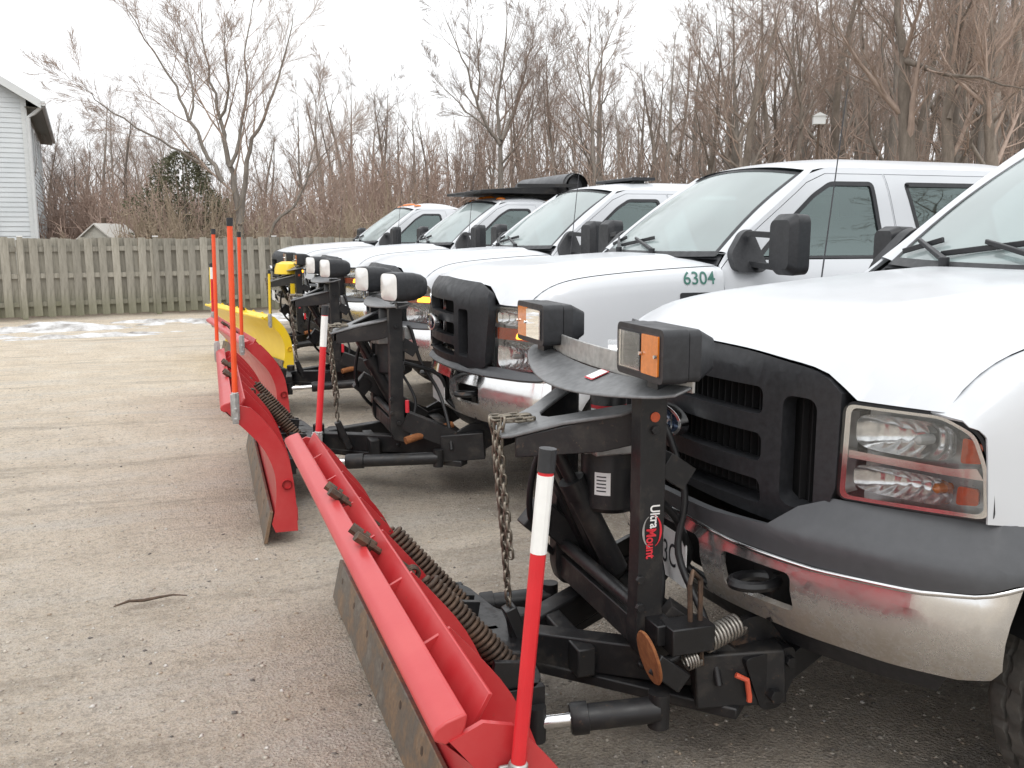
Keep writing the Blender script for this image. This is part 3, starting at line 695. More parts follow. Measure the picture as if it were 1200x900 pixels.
    for s in (1, -1):
        sh = MB().panel(shell, [grow(d[0], .004) for d in doors], sf(s), (.12, .05), .012 * s).build('cab_side', 'white_paint', root, 50, fix=True)
        # front face of the windshield pillar
        def pil(a, b, s=s):
            t = .02 + 1.05 * a; e = ws(s, t); q = (1.49 + (2.115 - 1.49) * t, 1.425 + (1.902 - 1.425) * t); f = W(q[0], s * side_v(*q), q[1])
            p = e.lerp(f, b); return p + Vector((-.016, -s * .008, .012)) * math.sin(math.pi * b)
        MB().grid(pil, 20, 6, flip=(s > 0)).build('windshield_pillar', 'white_paint', root, 60)
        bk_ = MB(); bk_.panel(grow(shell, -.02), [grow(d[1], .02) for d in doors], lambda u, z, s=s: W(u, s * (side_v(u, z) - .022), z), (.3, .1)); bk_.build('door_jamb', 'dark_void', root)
        for i, (dr, wn_, hx) in enumerate(doors):
            d = MB().panel(dr, [wn_], lambda u, z, s=s: W(u, s * (side_v(u, z) + .001), z), (.10, .05), .014 * s).build('door', 'white_paint', root, 50, fix=True)
            MB().panel(grow(wn_, .004), [grow(wn_, -.022)], lambda u, z, s=s: W(u, s * (side_v(u, z) + .003), z), (.2, .08), .012 * s).build('window_seal', 'black_plastic', d, 50, fix=True)
            MB().panel(grow(wn_, -.012), [], lambda u, z, s=s: W(u, s * (side_v(u, z) - .007), z), (.2, .08)).build('window', 'tinted_glass', d, 60)
            MB().box(W(hx, s * .995, 1.19), (.16, .03, .035)).build('handle', 'black_plastic', d, bevel=.008)
            MB().panel([(dr[0][0] + .05, .80), (dr[-1][0] - .05, .80), (dr[-1][0] - .05, .86), (dr[0][0] + .05, .86)], [], lambda u, z, s=s: W(u, s * (side_v(u, z) + .012), z), (.3, None), .012).build('side_moulding', 'grey_plastic', d, fix=True)
    # ---------- roof, back of cab, windshield, cowl
    ub = uR - .30; ZC = curve([2.0, 2.25, 2.5 if not crew else 2.7, ub, uR - .03], [1.955, 2.005, 2.034, 2.03 if crew else 2.025, 1.965]); ZS = curve([2.05, 2.25, ub + .02, uR - .03], [1.895, 1.937, 1.937, 1.89])
    def rf(u, v): k = min(1, abs(v) / .717); return W(u, v, ZS(u) + (ZC(u) - ZS(u)) * (1 - k ** 2.6))
    fr_ = [(2.045 + .07 * (v / .648) ** 2 if abs(v) < .648 else 2.115 + (abs(v) - .648) * .3, v) for v in np.linspace(-.717, .717, 21)]
    roof = MB().panel(fr_ + [(2.3, .717), (ub, .717), (uR - .12, .712), (uR - .03, .60), (uR - .03, -.60), (uR - .12, -.712), (ub, -.717), (2.3, -.717)], [], rf, (.07, .07)).build('roof', 'white_paint', root, 60, fix=True)
    if clearance:
        for v in (-.52, -.16, 0, .16, .52):
            p = rf(2.22, v); m = Matrix.Translation(p) @ Matrix.Diagonal((1.5, .9, .55, 1))
            lt = MB(); lt.grid(lambda a, b: m @ Vector((.045 * math.cos(2 * math.pi * a) * math.sin(b * math.pi / 2 + .001), .045 * math.sin(2 * math.pi * a) * math.sin(b * math.pi / 2 + .001), .055 * math.cos(b * math.pi / 2))), 14, 6)
            lt.build('clearance_light', 'amber_lens', roof, 60)
    bw = MB().panel([(-.88, 1.36), (.88, 1.36), (.70, 1.93), (-.70, 1.93)], [rrect(-.62, .62, 1.45, 1.83, .05)], lambda v, z: W(uR - .01 - .10 * sstep((z - 1.4) / .6), v, z), (None, .1), .02)
    bw.panel([(-.96, .5), (.96, .5), (.96, 1.02), (.90, 1.36), (-.90, 1.36), (-.96, 1.02)], [], lambda v, z: W(uR - .008, v, z), None or (None, None), .02).build('cab_back', 'white_paint', root, fix=True)
    MB().panel(rrect(-.64, .64, 1.43, 1.85, .05), [], lambda v, z: W(uR - .03 - .10 * sstep((z - 1.4) / .6), v, z), (None, .1)).build('rear_window', 'tinted_glass', root)
    wsh = MB().panel([(a, 0) for a in np.linspace(-1, 1, 11)] + [(a, 1) for a in np.linspace(1, -1, 11)], [], ws, (.1, .1)).build('windshield', 'windshield_glass', root, 60)
    MB().panel([(a, -.01) for a in np.linspace(-1.0, 1.0, 11)] + [(a, 1.005) for a in np.linspace(1.0, -1.0, 11)], [[(a, .045) for a in np.linspace(-.965, .965, 11)] + [(a, .975) for a in np.linspace(.965, -.965, 11)]],
               lambda a, t: ws(a, t) + Vector((-.002, 0, .003)), (.1, .1)).build('windshield_seal', 'black_plastic', wsh, 60)
    def cw(a, b):
        v = (2 * a - 1) * .86; e = W(1.325 + .10 * (v / HV) ** 2, v, HZ(1.40, v) - .030); f = ws((2 * a - 1), .02) + Vector((.02, 0, -.004)); f.y = e.y * .93
        return e.lerp(f, b)
    MB().grid(cw, 24, 3, flip=True).build('cowl', 'black_plastic', root, 60)
    for s, base in ((1, .25), (-1, -.45)):
        wp = MB(); b0 = ws(base, .03) + Vector((-.03, 0, .02)); b1 = ws(base - .52 if s > 0 else base - .38, .13) + Vector((-.02, 0, .03)); c0 = ws(base - .80 if s > 0 else -.93, .07) + Vector((-.012, 0, .016)); c1 = ws(base - .2, .16) + Vector((-.012, 0, .016))
        wp.bar(b0, b1, .026, .018, w1=.014); wp.bar(c0, c1, .012, .022); wp.cyl(b0 + Vector((0, 0, -.05)), b0 + Vector((0, 0, .01)), .02)
        wp.build('wiper', 'black_plastic', root, bevel=.003)
    # ---------- tow mirrors, antenna
    for s in (1, -1):
        mh = MB(); sec = rrect(-.115, .115, -.165, .165, .05, 5)
        mk, mv, mz = (.62, 1.00, 1.475) if o5 else (1.0, 1.195, 1.485)
        def mfn(k, d): return lambda a, b: W(1.70 + d - abs(a) * .05, s * (mv + a * k * mk), mz + b * k * mk)
        mh.prism(sec, mfn(.80, -.075), mfn(1.0, -.03)); mh.prism(sec, mfn(1.0, -.03), mfn(.97, .045))
        m_ = mh.build('mirror', 'black_plastic', root, 45, bevel=.008, fix=True)
        ar = MB()
        if o5: ar.bar(W(1.62, s * .90, 1.38), W(1.68, s * 1.05, 1.385), .12, .05)
        else: ar.bar(W(1.62, s * .90, 1.545), W(1.66, s * 1.11, 1.535), .05, .032); ar.bar(W(1.62, s * .93, 1.375), W(1.66, s * 1.15, 1.36), .05, .032); ar.bar(W(1.66, s * 1.15, 1.355), W(1.68, s * 1.15, 1.36), .06, .04)
        tri = rounded([(1.50, 1.335), (1.50, 1.43), (1.60, 1.555), (1.66, 1.575), (1.72, 1.36), (1.66, 1.325)], .03)
        ar.prism(tri, lambda u, z: W(u, s * (side_v(u, z) - .005), z), lambda u, z: W(u, s * (side_v(u, z) + .055), z)); ar.build('mirror_arm', 'black_plastic', m_, 45, bevel=.006, fix=True)
        MB().prism(rrect(-.095, .095, -.14, .14, .03), lambda a, b: W(1.747 - abs(a) * .05, s * (mv + a * mk), mz + b * mk), lambda a, b: W(1.750 - abs(a) * .05, s * (mv + a * mk), mz + b * mk)).build('mirror_glass', 'bright_metal', m_, fix=True)
    MB().tube([W(1.22, -.90, 1.30), W(1.23, -.90, 1.36), W(1.27, -.90, 1.75), W(1.31, -.90, 2.15)], [.010, .0035, .0028, .002], 6).build('antenna', 'print_dark', root)
    # ---------- interior
    ins = MB(); ins.grid(lambda a, b: W(1.42 + .42 * b, (2 * a - 1) * .80, 1.40 - .02 * b - .10 * b ** 3 * 2), 10, 6); ins.box((1.75, 0, 1.15), (.2, 1.6, .35)); ins.build('dashboard', 'interior_grey', root)
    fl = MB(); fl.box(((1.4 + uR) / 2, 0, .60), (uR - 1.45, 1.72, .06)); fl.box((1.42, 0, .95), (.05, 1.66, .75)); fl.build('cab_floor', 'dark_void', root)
    for su in ([2.25, 3.15] if crew else [2.25]):
        for s in (1, -1):
            st = MB(); st.prism(rrect(-.26, .26, 1.02, 1.66, .09), lambda a, z: W(su + .35 + (z - 1.0) * .2, s * .40 + a, z), lambda a, z: W(su + .49 + (z - 1.0) * .2, s * .40 + a, z))
            st.prism(rrect(-.13, .13, 1.67, 1.83, .05), lambda a, z: W(su + .39 + (z - 1.0) * .2, s * .40 + a, z), lambda a, z: W(su + .48 + (z - 1.0) * .2, s * .40 + a, z))
            st.box(W(su + .15, s * .40, .95), (.55, .52, .16)); st.build('seat', 'seat_cloth', root, bevel=.02, fix=True)
    sw = MB(); cc = W(1.98, .40, 1.30); ax = Vector((.55, 0, .35)).normalized(); e1 = Vector((0, 1, 0)); e2 = ax.cross(e1)
    sw.tube([cc + (e1 * math.cos(a) + e2 * math.sin(a)) * .19 for a in np.linspace(0, 2 * math.pi, 28, endpoint=False)], .015, 8, closed=True); sw.bar(cc - e1 * .18, cc + e1 * .18, .04, .03); sw.bar(cc, cc - ax * .25, .05, .05)
    sw.build('steering_wheel', 'black_plastic', root)
    # ---------- chassis, wheels, bed
    uw2 = 4.93 if crew else 4.45; uend = uw2 + 1.33
    ch = MB()
    for s in (1, -1): ch.bar(W(.12, s * .42, .56), W(uend - .1, s * .42, .60), .09, .16)
    for u in (WU, uw2): ch.bar(W(u, -.78, .40), W(u, .78, .40), .10, .10); ch.lathe([(.001, -.13), (.1, -.1), (.15, 0), (.1, .1), (.001, .13)], 16, Matrix.Translation((u, .15, .40)))
    ch.box((.95, 0, .62), (.8, .6, .2)); ch.bar(W(.55, -.5, .50), W(.55, .5, .50), .12, .10); ch.build('chassis', 'worn_black', root)
    ty, rm = build_wheel(style)
    for u in (WU, uw2):
        for s in (1, -1):
            w_ = bpy.data.objects.new('wheel', ty); COL.objects.link(w_); w_.parent = root; w_.location = W(u, s * WV, WR); w_.name = 'wheel'
            w_.rotation_euler = (0, 0, (0 if s > 0 else math.pi) + (steer if u == WU else 0))
            r_ = link('rim', rm, w_)
    if bed == 'pickup':
        b0 = uR + .03; bl = [(b0, .55), (b0, 1.36), (uend, 1.36), (uend, .62), (uw2 + .45, .55)] + [(uw2 + .45 * math.cos(a), .42 + .45 * math.sin(a)) for a in np.linspace(R(17), R(163), 20)]
        for s in (1, -1):
            MB().panel(bl, [], lambda u, z, s=s: W(u, s * (SIDE(min(z, 1.30)) + .012 * math.exp(-((math.hypot(u - uw2, z - .42) - .46) / .06) ** 2)), z), (.1, .08), .05 * s).build('bed_side', 'white_paint', root, 50, fix=True)
        q = MB(); q.box(((b0 + uend) / 2, 0, .78), (uend - b0 - .06, 1.78, .05)); q.box((b0 + .03, 0, 1.06), (.05, 1.78, .58)); q.build('bed_floor', 'black_plastic', root)
        MB().box((uend - .02, 0, 1.0), (.05, 1.74, .66)).build('tailgate', 'white_paint', root, bevel=.01)
        q = MB().bar(W(uend + .10, -.95, .58), W(uend + .10, .95, .58), .16, .18); q.build('rear_bumper', 'chrome', root, bevel=.01)
    if bed == 'dump':
        b0 = uR + .10
        db = MB(); db.box(((b0 + uend) / 2, 0, .98), (uend - b0, 2.05, .10))
        db.box((b0 + .04, 0, 1.36), (.06, 2.05, .70))
        for s in (1, -1): db.box(((b0 + uend) / 2, s * 1.0, 1.30), (uend - b0 - .15, .05, .55))
        db.build('dump_box', 'black_steel', root, bevel=.01)
        for k in range(6):
            for s in (1, -1): MB().box((b0 + .25 + k * (uend - b0 - .4) / 5, s * 1.045, 1.30), (.07, .04, .52)).build('side_rib', 'black_steel', root, 0)
    if number:
        def nm(x, y): v, z = FEz(1.270 + x, 1.298 + y); return W(1.270 + x, v + .004, 1.298 + y)
        letters(number, .100, nm, 'green_vinyl', root, 'fleet_number', bold=.006)
    if topper == 'roller':
        sh = MB(); sh.prism([(1.92, 2.050), (1.92, 2.085), (2.62, 2.14), (3.02, 2.16), (3.02, 2.045)], lambda u, z: W(u, -.80, z), lambda u, z: W(u, .62, z)); sh.build('cab_shield', 'black_steel', root, bevel=.008, fix=True)
        for s in (.86, -.86): MB().bar(W(3.06, s, 1.0), W(3.02, s, 2.10), .06, .06).build('shield_post', 'black_steel', root, 0)
        rl = MB(); rl.tube([W(3.10, -.90, 2.14), W(3.10, .90, 2.14)], .15, 24, caps=False); rl.tube([W(3.10, -.90, 2.14), W(3.10, .90, 2.14)], .12, 24, caps=False); rl = rl.build('tarp_roller', 'black_steel', root)
        MB().tube([W(3.09, -.80, 2.165), W(3.09, .80, 2.165)], .138, 20).build('rolled_tarp', 'grey_plastic', rl)
        for s in (.9, -.9): MB().bar(W(3.10, s, 2.14), W(2.3, s, 2.13), .03, .04).build('tarp_arm', 'black_steel', rl, 0)
    if topper == 'bar':
        lb = MB(); lb.prism(rrect(2.45, 2.70, 2.042, 2.072, .012), lambda u, z: W(u, -.40, z), lambda u, z: W(u, .40, z)); lb.build('light_bar', 'black_plastic', root, bevel=.006, fix=True)
        for v in (-.3, .3): MB().box(W(2.57, v, 2.035), (.10, .06, .05)).build('light_bar_foot', 'black_plastic', root, 0)
    return root
TRK = [(1.419, 2.543, -.035), (1.544, 5.579, -.040), (1.713, 8.503, -.002), (1.781, 11.856, .02), (1.556, 15.161, .02)]
# ================================================================ snow plows hung on the trucks
FACE = [(.006, .0), (.035, .10), (.055, .18), (.064, .28), (.054, .38), (.012, .485), (-.050, .565), (-.115, .635), (-.165, .684)]
RIBB = [(-.060, .735), (.0, .665), (.075, .565), (.135, .43), (.165, .29), (.165, .085), (.06, .085)]
_smooth = lambda pts, n=22: [tuple(q) for q in _cat(pts, n)]
def _cat(pts, n):
    P_ = [Vector(p) for p in pts]; out = []
    for i in range(len(P_) - 1):
        p0, p1, p2, p3 = P_[max(i - 1, 0)], P_[i], P_[i + 1], P_[min(i + 2, len(P_) - 1)]
        for k in range(3):
            t = k / 3; out.append(.5 * ((2 * p1) + (p2 - p0) * t + (2 * p0 - 5 * p1 + 4 * p2 - p3) * t * t + (3 * p1 - p0 - 3 * p2 + p3) * t ** 3))
    return out + [P_[-1]]
_fx = curve([p[1] for p in FACE], [p[0] for p in FACE])
LINK_CACHE = {}
def chain_link_mesh():
    if 'l' not in LINK_CACHE:
        a, b, w = .0085, .0125, .0042; pts = []
        for k in range(12):
            t = 2 * math.pi * k / 12; pts.append(Vector((a * math.cos(t), 0, a * math.sin(t) + (b if math.sin(t) > 0 else -b) * .75)))
        LINK_CACHE['l'] = MB().tube(pts, w, 6, closed=True).mesh('chain_link', 'chain_steel', 60)
    return LINK_CACHE['l']
def hang_chain(parent, pts, pitch=.029, k=1.0):
    "chain links along a polyline, every other link turned a quarter"
    pts = [Vector(p) for p in pts]; seg = [(pts[i + 1] - pts[i]).length for i in range(len(pts) - 1)]; L = sum(seg); n = int(L / (pitch * k)); tw = random.uniform(0, 3)
    for i in range(n):
        d = (i + .5) * pitch * k; j = 0
        while j < len(seg) - 1 and d > seg[j]: d -= seg[j]; j += 1
        p = pts[j].lerp(pts[j + 1], min(1, d / seg[j])); q = (pts[j + 1] - pts[j]).normalized()
        o = link('chain_link', chain_link_mesh(), parent); o.location = p
        o.rotation_mode = 'QUATERNION'; o.rotation_quaternion = q.to_track_quat('Z', 'Y') @ Matrix.Rotation(tw + (i % 2) * math.pi / 2 + random.uniform(-.2, .2), 3, 'Z').to_quaternion(); o.scale = (k, k, k)
def coil(p0, p1, r, wire, turns, n=7, taper=True):
    p0, p1 = Vector(p0), Vector(p1); d = p1 - p0; a = d.cross(Vector((0, 0, 1))).normalized(); b = a.cross(d).normalized(); N = turns * 11; pts = []
    for i in range(N + 1):
        t = i / N; rr = r * (min(1, t * turns / 1.2, (1 - t) * turns / 1.2) * .7 + .3 if taper else 1); th = 2 * math.pi * turns * t
        pts.append(p0 + d * t + (a * math.cos(th) + b * math.sin(th)) * rr)
    return MB().tube(pts, wire, n)
def bolt(mb, p, d, r=.011, l=.014):
    p = Vector(p); d = Vector(d).normalized(); mb.cyl(p, p + d * l, r, n=6); return mb

def make_plow(label, truck, off, blade_yaw=0.0, vsh=0.0, L=2.36, paint='red_paint', lamps='rect', markers=(('marker_red', .58, True), ('marker_red', .55, True)), lamp_u=-.235, lamp_v=.425, extra=True, name='snow_plow', clear=0.0, head=0.0, cover=False, blade_back=0.0, zk=1.0, mx=-.055):
    X, Y, a = truck
    def tw_(u, v): return Vector((X + math.cos(a) * u + math.sin(a) * v, Y + math.sin(a) * u - math.cos(a) * v, 0))
    root = thing(name, label, 'snow plow', tw_(-off, 0), a, 'plows mounted on the parked pickups')
    P = lambda u, v, z: Vector((u + off, -v, z))
    cb, sb = math.cos(blade_yaw), math.sin(blade_yaw)
    def B(x, v, z):           # blade frame: x back from cutting edge, v along the blade
        xx, yy = x, -(v); return Vector((xx * cb - yy * sb + blade_back, xx * sb + yy * cb - vsh, z * zk + clear))
    # ---------- moldboard and everything welded to it
    zs = [.13 + (.684 - .13) * i / 16 for i in range(17)]; vv = np.linspace(-L / 2, L / 2, 25)
    f = MB()
    vs = [B(_fx(z), v, z) for v in vv for z in zs] + [B(_fx(z) + .006, v, z) for v in vv for z in zs]
    n, m = len(vv), len(zs); fs = []
    for i in range(n - 1):
        for j in range(m - 1):
            q = (i * m + j, (i + 1) * m + j, (i + 1) * m + j + 1, i * m + j + 1); fs.append(q[::-1]); fs.append(tuple(k + n * m for k in q))
    face = f.add(vs, fs).build('moldboard', paint, root, 60, fix=True)
    if paint == 'red_paint':
        lip = [(-.168, .682), (-.184, .692), (-.189, .704), (-.183, .716), (-.165, .726), (-.132, .736), (-.126, .731), (-.130, .710), (-.138, .693)]
        lb = MB(); lb.prism(lip, lambda x, z: B(x, -L / 2 + .004, z), lambda x, z: B(x, L / 2 - .004, z)); lb.build('top_lip', paint, face, 40, bevel=.004, fix=True)
        fl = MB(); fl.prism([(-.116, .668), (-.108, .664), (-.066, .738), (-.073, .742)], lambda x, z: B(x, -L / 2 + .05, z), lambda x, z: B(x, L / 2 - .05, z)); fl.build('flange', paint, face, 40, bevel=.002, fix=True)
        rv = np.linspace(-L / 2 + .36, L / 2 - .36, 6)
    else:
        lb = MB(); lb.tube([B(-.175, v, .688) for v in (-L / 2, L / 2)], .016, 10); lb.build('top_lip', paint, face, 40)
        fl = MB(); fl.prism([(-.15, .675), (-.11, .66), (-.06, .715), (-.10, .725)], lambda x, z: B(x, -L / 2 + .02, z), lambda x, z: B(x, L / 2 - .02, z)); fl.build('flange', paint, face, 40, fix=True)
        rv = np.linspace(-L / 2 + .36, L / 2 - .36, 6)
    rib = [(x + .004, z) for x, z in _cat(FACE[1:], 0)] + [tuple(q) for q in _cat(RIBB[:-1], 0)] + [RIBB[-1]]
    def ribm(v, t, nm, poly):
        MB().prism(poly, lambda x, z: B(x, v - t / 2, z), lambda x, z: B(x, v + t / 2, z)).build(nm, paint, face, 40, fix=True)
    for v in rv: ribm(v, .010, 'rib', rib)
    ep = [(x - .002, z) for x, z in _cat(FACE[1:-1], 0)] + [(-.16, .69), (-.10, .715)] + [tuple(q) for q in _cat([(-.045, .700), (.010, .640), (.075, .550), (.128, .43), (.150, .29), (.158, .15)], 0)] + [(.16, .055), (.05, .055)]
    for s in (1, -1): ribm(s * (L / 2 - .006), .012, 'end_plate', ep)
    hb = MB(); hb.prism([(.055, .10), (.165, .10), (.165, .17), (.055, .17)], lambda x, z: B(x, -L / 2 + .02, z), lambda x, z: B(x, L / 2 - .02, z)); hb.build('bottom_channel', paint, face, 40, bevel=.004, fix=True)
    tb = MB(); tb.tube([B(.115, -L / 2 - .012, .30), B(.115, L / 2 + .012, .30)], .026, 14, caps=False); tb.tube([B(.115, -L / 2 - .012, .30), B(.115, L / 2 + .012, .30)], .020, 14, caps=False); tb.cyl(B(.115, -L / 2 + .02, .3), B(.115, L / 2 - .02, .3), .02); tb.build('pivot_pipe', paint if paint != 'red_paint' else 'red_paint', face)
    ce = MB(); ce.prism([(-.010, 0), (.008, 0), (.042, .165), (.026, .168)], lambda x, z: B(x, -L / 2 - .006, z), lambda x, z: B(x, L / 2 + .006, z)); ce = ce.build('cutting_edge', 'bare_edge', face, 40, bevel=.003, fix=True)
    for v in np.linspace(-L / 2 + .12, L / 2 - .12, 9):
        bolt(MB(), B(.022, v, .115), B(-1, v, .115 + .2) - B(0, v, .115), .014, .008).build('bolt', 'rusty_steel', ce)
    # ---------- markers
    for s, mk in ((1, markers[0]), (-1, markers[1])):
        if mk is None: continue
        col, ln, band = mk[:3]; v = s * (L / 2 + .020); b0 = B(mx + (mk[4] if len(mk) > 4 else 0), v, .60 + (mk[3] if len(mk) > 3 else 0)); lean = Vector((.085 if mx > -.1 else .015, s * -.018, 1)).normalized()
        st = MB(); st.tube([b0 + lean * .10, b0 + lean * (.10 + ln)], .0135, 12); st = st.build('marker_stick', col, root)
        br = MB(); br.tube([b0 + lean * .03, b0 + lean * .04, b0 + lean * .13], [.019, .019, .017], 10); br.box(b0 + Vector((.0, s * .010, .055)), (.042, .008, .13)); br.box(b0 + Vector((.0, -s * .010, .05)), (.030, .012, .15)); bolt(br, b0 + Vector((0, -s * .016, .0)), (0, -s, 0), .009, .01); bolt(br, b0 + Vector((0, -s * .016, .05)), (0, -s, 0), .009, .01)
        br.build('marker_bracket', 'galvanized', st, bevel=.003)
        if band:
            MB().tube([b0 + lean * (.10 + ln * .70), b0 + lean * (.10 + ln * .93)], .0142, 12).build('white_band', 'marker_white', st)
        tip = b0 + lean * (.10 + ln); MB().tube([tip - lean * .035, tip + lean * .004], .0150, 12).build('cap', 'black_plastic', st)
    # ---------- trip springs and eye bolts
    for v0, v1 in ((-.21, -.09), (.25, .36)):
        p0 = B(-.06, v0, .715); p1 = B(.262, v1 - .02, .345)
        q0 = p0.lerp(p1, .27)
        coil(q0, p1, .031, .0070, 22).build('trip_spring', 'rusty_steel', root, 60)
        for dv in (-.035, .035):
            eb = MB(); h = B(-.128, v0 + dv, .742); eb.cyl(h, h.lerp(q0, .8) + Vector((0, dv * -.3, 0)), .0085, n=8); bolt(eb, h, h - q0, .015, .034); bolt(eb, h.lerp(q0, .10), h - q0, .017, .014)
            ce_ = h.lerp(q0, .82); eb.tube([ce_ + Vector((.016 * math.cos(t), .0, .016 * math.sin(t))) for t in np.linspace(0, 2 * math.pi, 12, endpoint=False)], .006, 6, closed=True); eb.build('eye_bolt', 'rusty_steel', root)
    # ---------- quadrant and A-frame
    q = MB()
    quad = rounded([(.20, -.40), (.20, .40), (.30, .42), (.34, .36), (.37, .14), (.46, .05), (.46, -.05), (.37, -.14), (.34, -.36), (.30, -.42)], .03)
    q.prism(quad, lambda x, v: B(x, v, .20), lambda x, v: B(x, v, .235)); q.prism(quad, lambda x, v: B(x, v, .30), lambda x, v: B(x, v, .325))
    for v in (-.40, -.2, 0, .2, .40): q.bar(B(.13, v, .26), B(.33, v, .26), .025, .13)
    q.bar(B(.17, -.62, .26), B(.17, .62, .26), .07, .09)
    for v in (-.09, .36): q.bar(B(.215, v - .03, .24), B(.24, v - .03, .40), .02, .10); q.bar(B(.215, v + .03, .24), B(.24, v + .03, .40), .02, .10)
    q.build('quadrant', 'worn_black', root, bevel=.004, fix=True)
    nose = Vector(B(.40, 0, .27))
    af = MB(); au = .06
    for s in (1, -1):
        af.bar(nose + Vector((.02, -s * .03, .0)), P(au + .02, s * .40, .31), .075, .105); af.bar(nose + Vector((.05, -s * .05, -.055)), P(au, s * .43, .215), .09, .035)
        af.bar(P(au - .12, s * .36, .30), P(au + .12, s * .44, .32), .10, .16)
        bolt(af, nose.lerp(P(au, s * .4, .31), .55) + Vector((0, -s * .045, .0)), (0, -s, 0), .012, .02)
    af.bar(P(au - .02, -.42, .29), P(au - .02, .42, .29), .09, .11); af.cyl(nose + Vector((0, 0, -.09)), nose + Vector((0, 0, .10)), .035)
    af.bar(P(-.30 + (off - .87) * -.5, -.16, .28), P(-.30 + (off - .87) * -.5, .16, .28), .06, .09)
    af.build('a_frame', 'black_steel', root, bevel=.006, fix=True)
    for s in (1, -1):
        r0 = B(.30, s * .42, .225); r1 = P(-.20 if extra else -.10, s * .43, .255); d = (r1 - r0)
        rm = MB(); rm.tube([r0 + d * .28, r0 + d * .30, r0 + d * .42, r0 + d * .425, r1], [.040, .044, .044, .036, .036], 18); rm.cyl(r1 + Vector((0, 0, -.05)), r1 + Vector((0, 0, .05)), .03); rm.cyl(r0 + Vector((0, 0, -.05)), r0 + Vector((0, 0, .05)), .028)
        rm = rm.build('angle_ram', 'black_steel', root, 40)
        MB().cyl(r0, r0 + d * .30, .019, n=16).build('ram_rod', 'bright_metal', rm)
    # ---------- head gear: two uprights, crossbars, lift arm, lift ram
    hu = head
    for s in (1, -1):
        up = MB(); v = s * .315
        up.prism(rounded([(-.258, .42), (-.254, .74), (-.256, 1.12), (-.235, 1.16), (-.19, 1.16), (-.178, 1.10), (-.180, .50), (-.14, .40), (-.16, .34), (-.24, .36)], .02), lambda u, z: P(u + hu, v - .03, z), lambda u, z: P(u + hu, v + .03, z))
        up.bar(P(-.17 + hu, v, .47), P(.03, v + s * .07, .34), .07, .11); up.bar(P(-.175 + hu, v, .92), P(-.10 + hu, v, .87), .05, .07)
        for z, uu in ((1.02, -.215), (.46, -.21), (.52, -.25), (.60, -.25)): bolt(up, P(uu + hu, v + s * .03, z), (0, -s, 0), .013, .012)
        o = up.build('upright', 'black_steel', root, bevel=.005, fix=True)
        if lamps == 'rect' and s > 0:
            MB().cyl(P(-.215 + hu, v + .0305, 1.055), P(-.215 + hu, v + .034, 1.055), .014, n=16).build('reflector', 'orange_lens', o)
            dm = lambda x, y: P(-.216 + hu + y, v + .0325, .735 - x)        # reads downwards
            letters('Ultra', .040, lambda x, y: dm(x - .042, y + .006), 'marker_white', o, 'decal', bold=.02, sx=.8); letters('Mount', .040, lambda x, y: dm(x + .034, y - .004), 'sticker_red', o, 'decal', bold=.03, sx=.8)
            for a0, a1, mt in ((100, 250, 'galvanized'), (280, 430, 'sticker_red')):
                ps = []
                for t in np.linspace(R(a0), R(a1), 14): ps.append((.046 * math.sin(t), .030 * math.cos(t), t))
                pol = [(x, y) for x, y, t in ps] + [(x * .95, y * (1 - .22 * math.sin((t - R(a0)) / R(a1 - a0) * math.pi))) for x, y, t in ps[::-1]]
                MB().prism(pol, lambda x, y: dm(x, y) + Vector((0, .0006, 0)), lambda x, y: dm(x, y)).build('decal', mt, o, fix=True)
    MB().bar(P(-.20 + hu, -.30, .42), P(-.20 + hu, .30, .42), .08, .08).build('crossbar', 'black_steel', root, bevel=.004); MB().bar(P(-.20 + hu, -.30, 1.13), P(-.20 + hu, .30, 1.13), .05, .06).build('crossbar', 'black_steel', root, bevel=.004)
    MB().cyl(P(-.23 + hu, -.34, .50), P(-.23 + hu, .34, .50), .022).build('cross_pin', 'black_steel', root)
    # lift arm, a forked plate with a folded skirt
    arm = [(-.555, -.035), (-.555, .035), (-.535, .055), (-.40, .10), (-.27, .185), (-.215, .19), (-.20, .165), (-.25, .125), (-.375, .05), (-.405, .028), (-.415, 0), (-.405, -.028), (-.375, -.05), (-.25, -.125), (-.20, -.165), (-.215, -.19), (-.27, -.185), (-.40, -.10), (-.535, -.055)]
    arm = [(u + .0, v * 1.35) for u, v in arm]
    la = MB(); zz = lambda u: .968 + (u + .55) * .30
    la.prism(arm, lambda u, v: P(u + hu, v, zz(u)), lambda u, v: P(u + hu, v, zz(u) - .012)); la = la.build('lift_arm', 'toplit_black', root, bevel=.004, fix=True)
    for s in (1, -1):
        sk_ = MB(); sk_.prism([(-.52, 0), (-.21, 0), (-.21, -.10), (-.30, -.10), (-.52, -.06)], lambda u, z: P(u + hu, s * 1.35 * (.050 + max(0, u + .535) * .39), zz(u) + z - .014), lambda u, z: P(u + hu, s * 1.35 * (.040 + max(0, u + .535) * .39), zz(u) + z - .014))
        sk_.build('arm_skirt', 'black_steel', la, bevel=.003, fix=True)
    lr = MB(); c0 = P(-.16 + hu, .0, .50); c1 = P(-.40 + hu, 0, .96)
    lr.cyl(c0, c0.lerp(c1, .62), .036); lr.cyl(c0.lerp(c1, .55), c0.lerp(c1, .66), .042); lr = lr.build('lift_ram', 'black_steel', root); MB().cyl(c0.lerp(c1, .6), c1, .02).build('ram_rod', 'black_steel', lr)
    lk = MB()   # diagonal braces running from the head gear down to the A-frame
    for v in (-.22, -.12): lk.bar(P(-.36 + hu, v, .93), P(-.14 + hu, v - .02, .47), .05, .055)
    lk.bar(P(-.33 + hu, -.30, .64), P(-.02, -.26, .36), .06, .085); lk.bar(P(-.35 + hu, -.30, .62), P(-.28 + hu, -.30, .56), .075, .10); lk.build('brace', 'black_steel', root, bevel=.005)
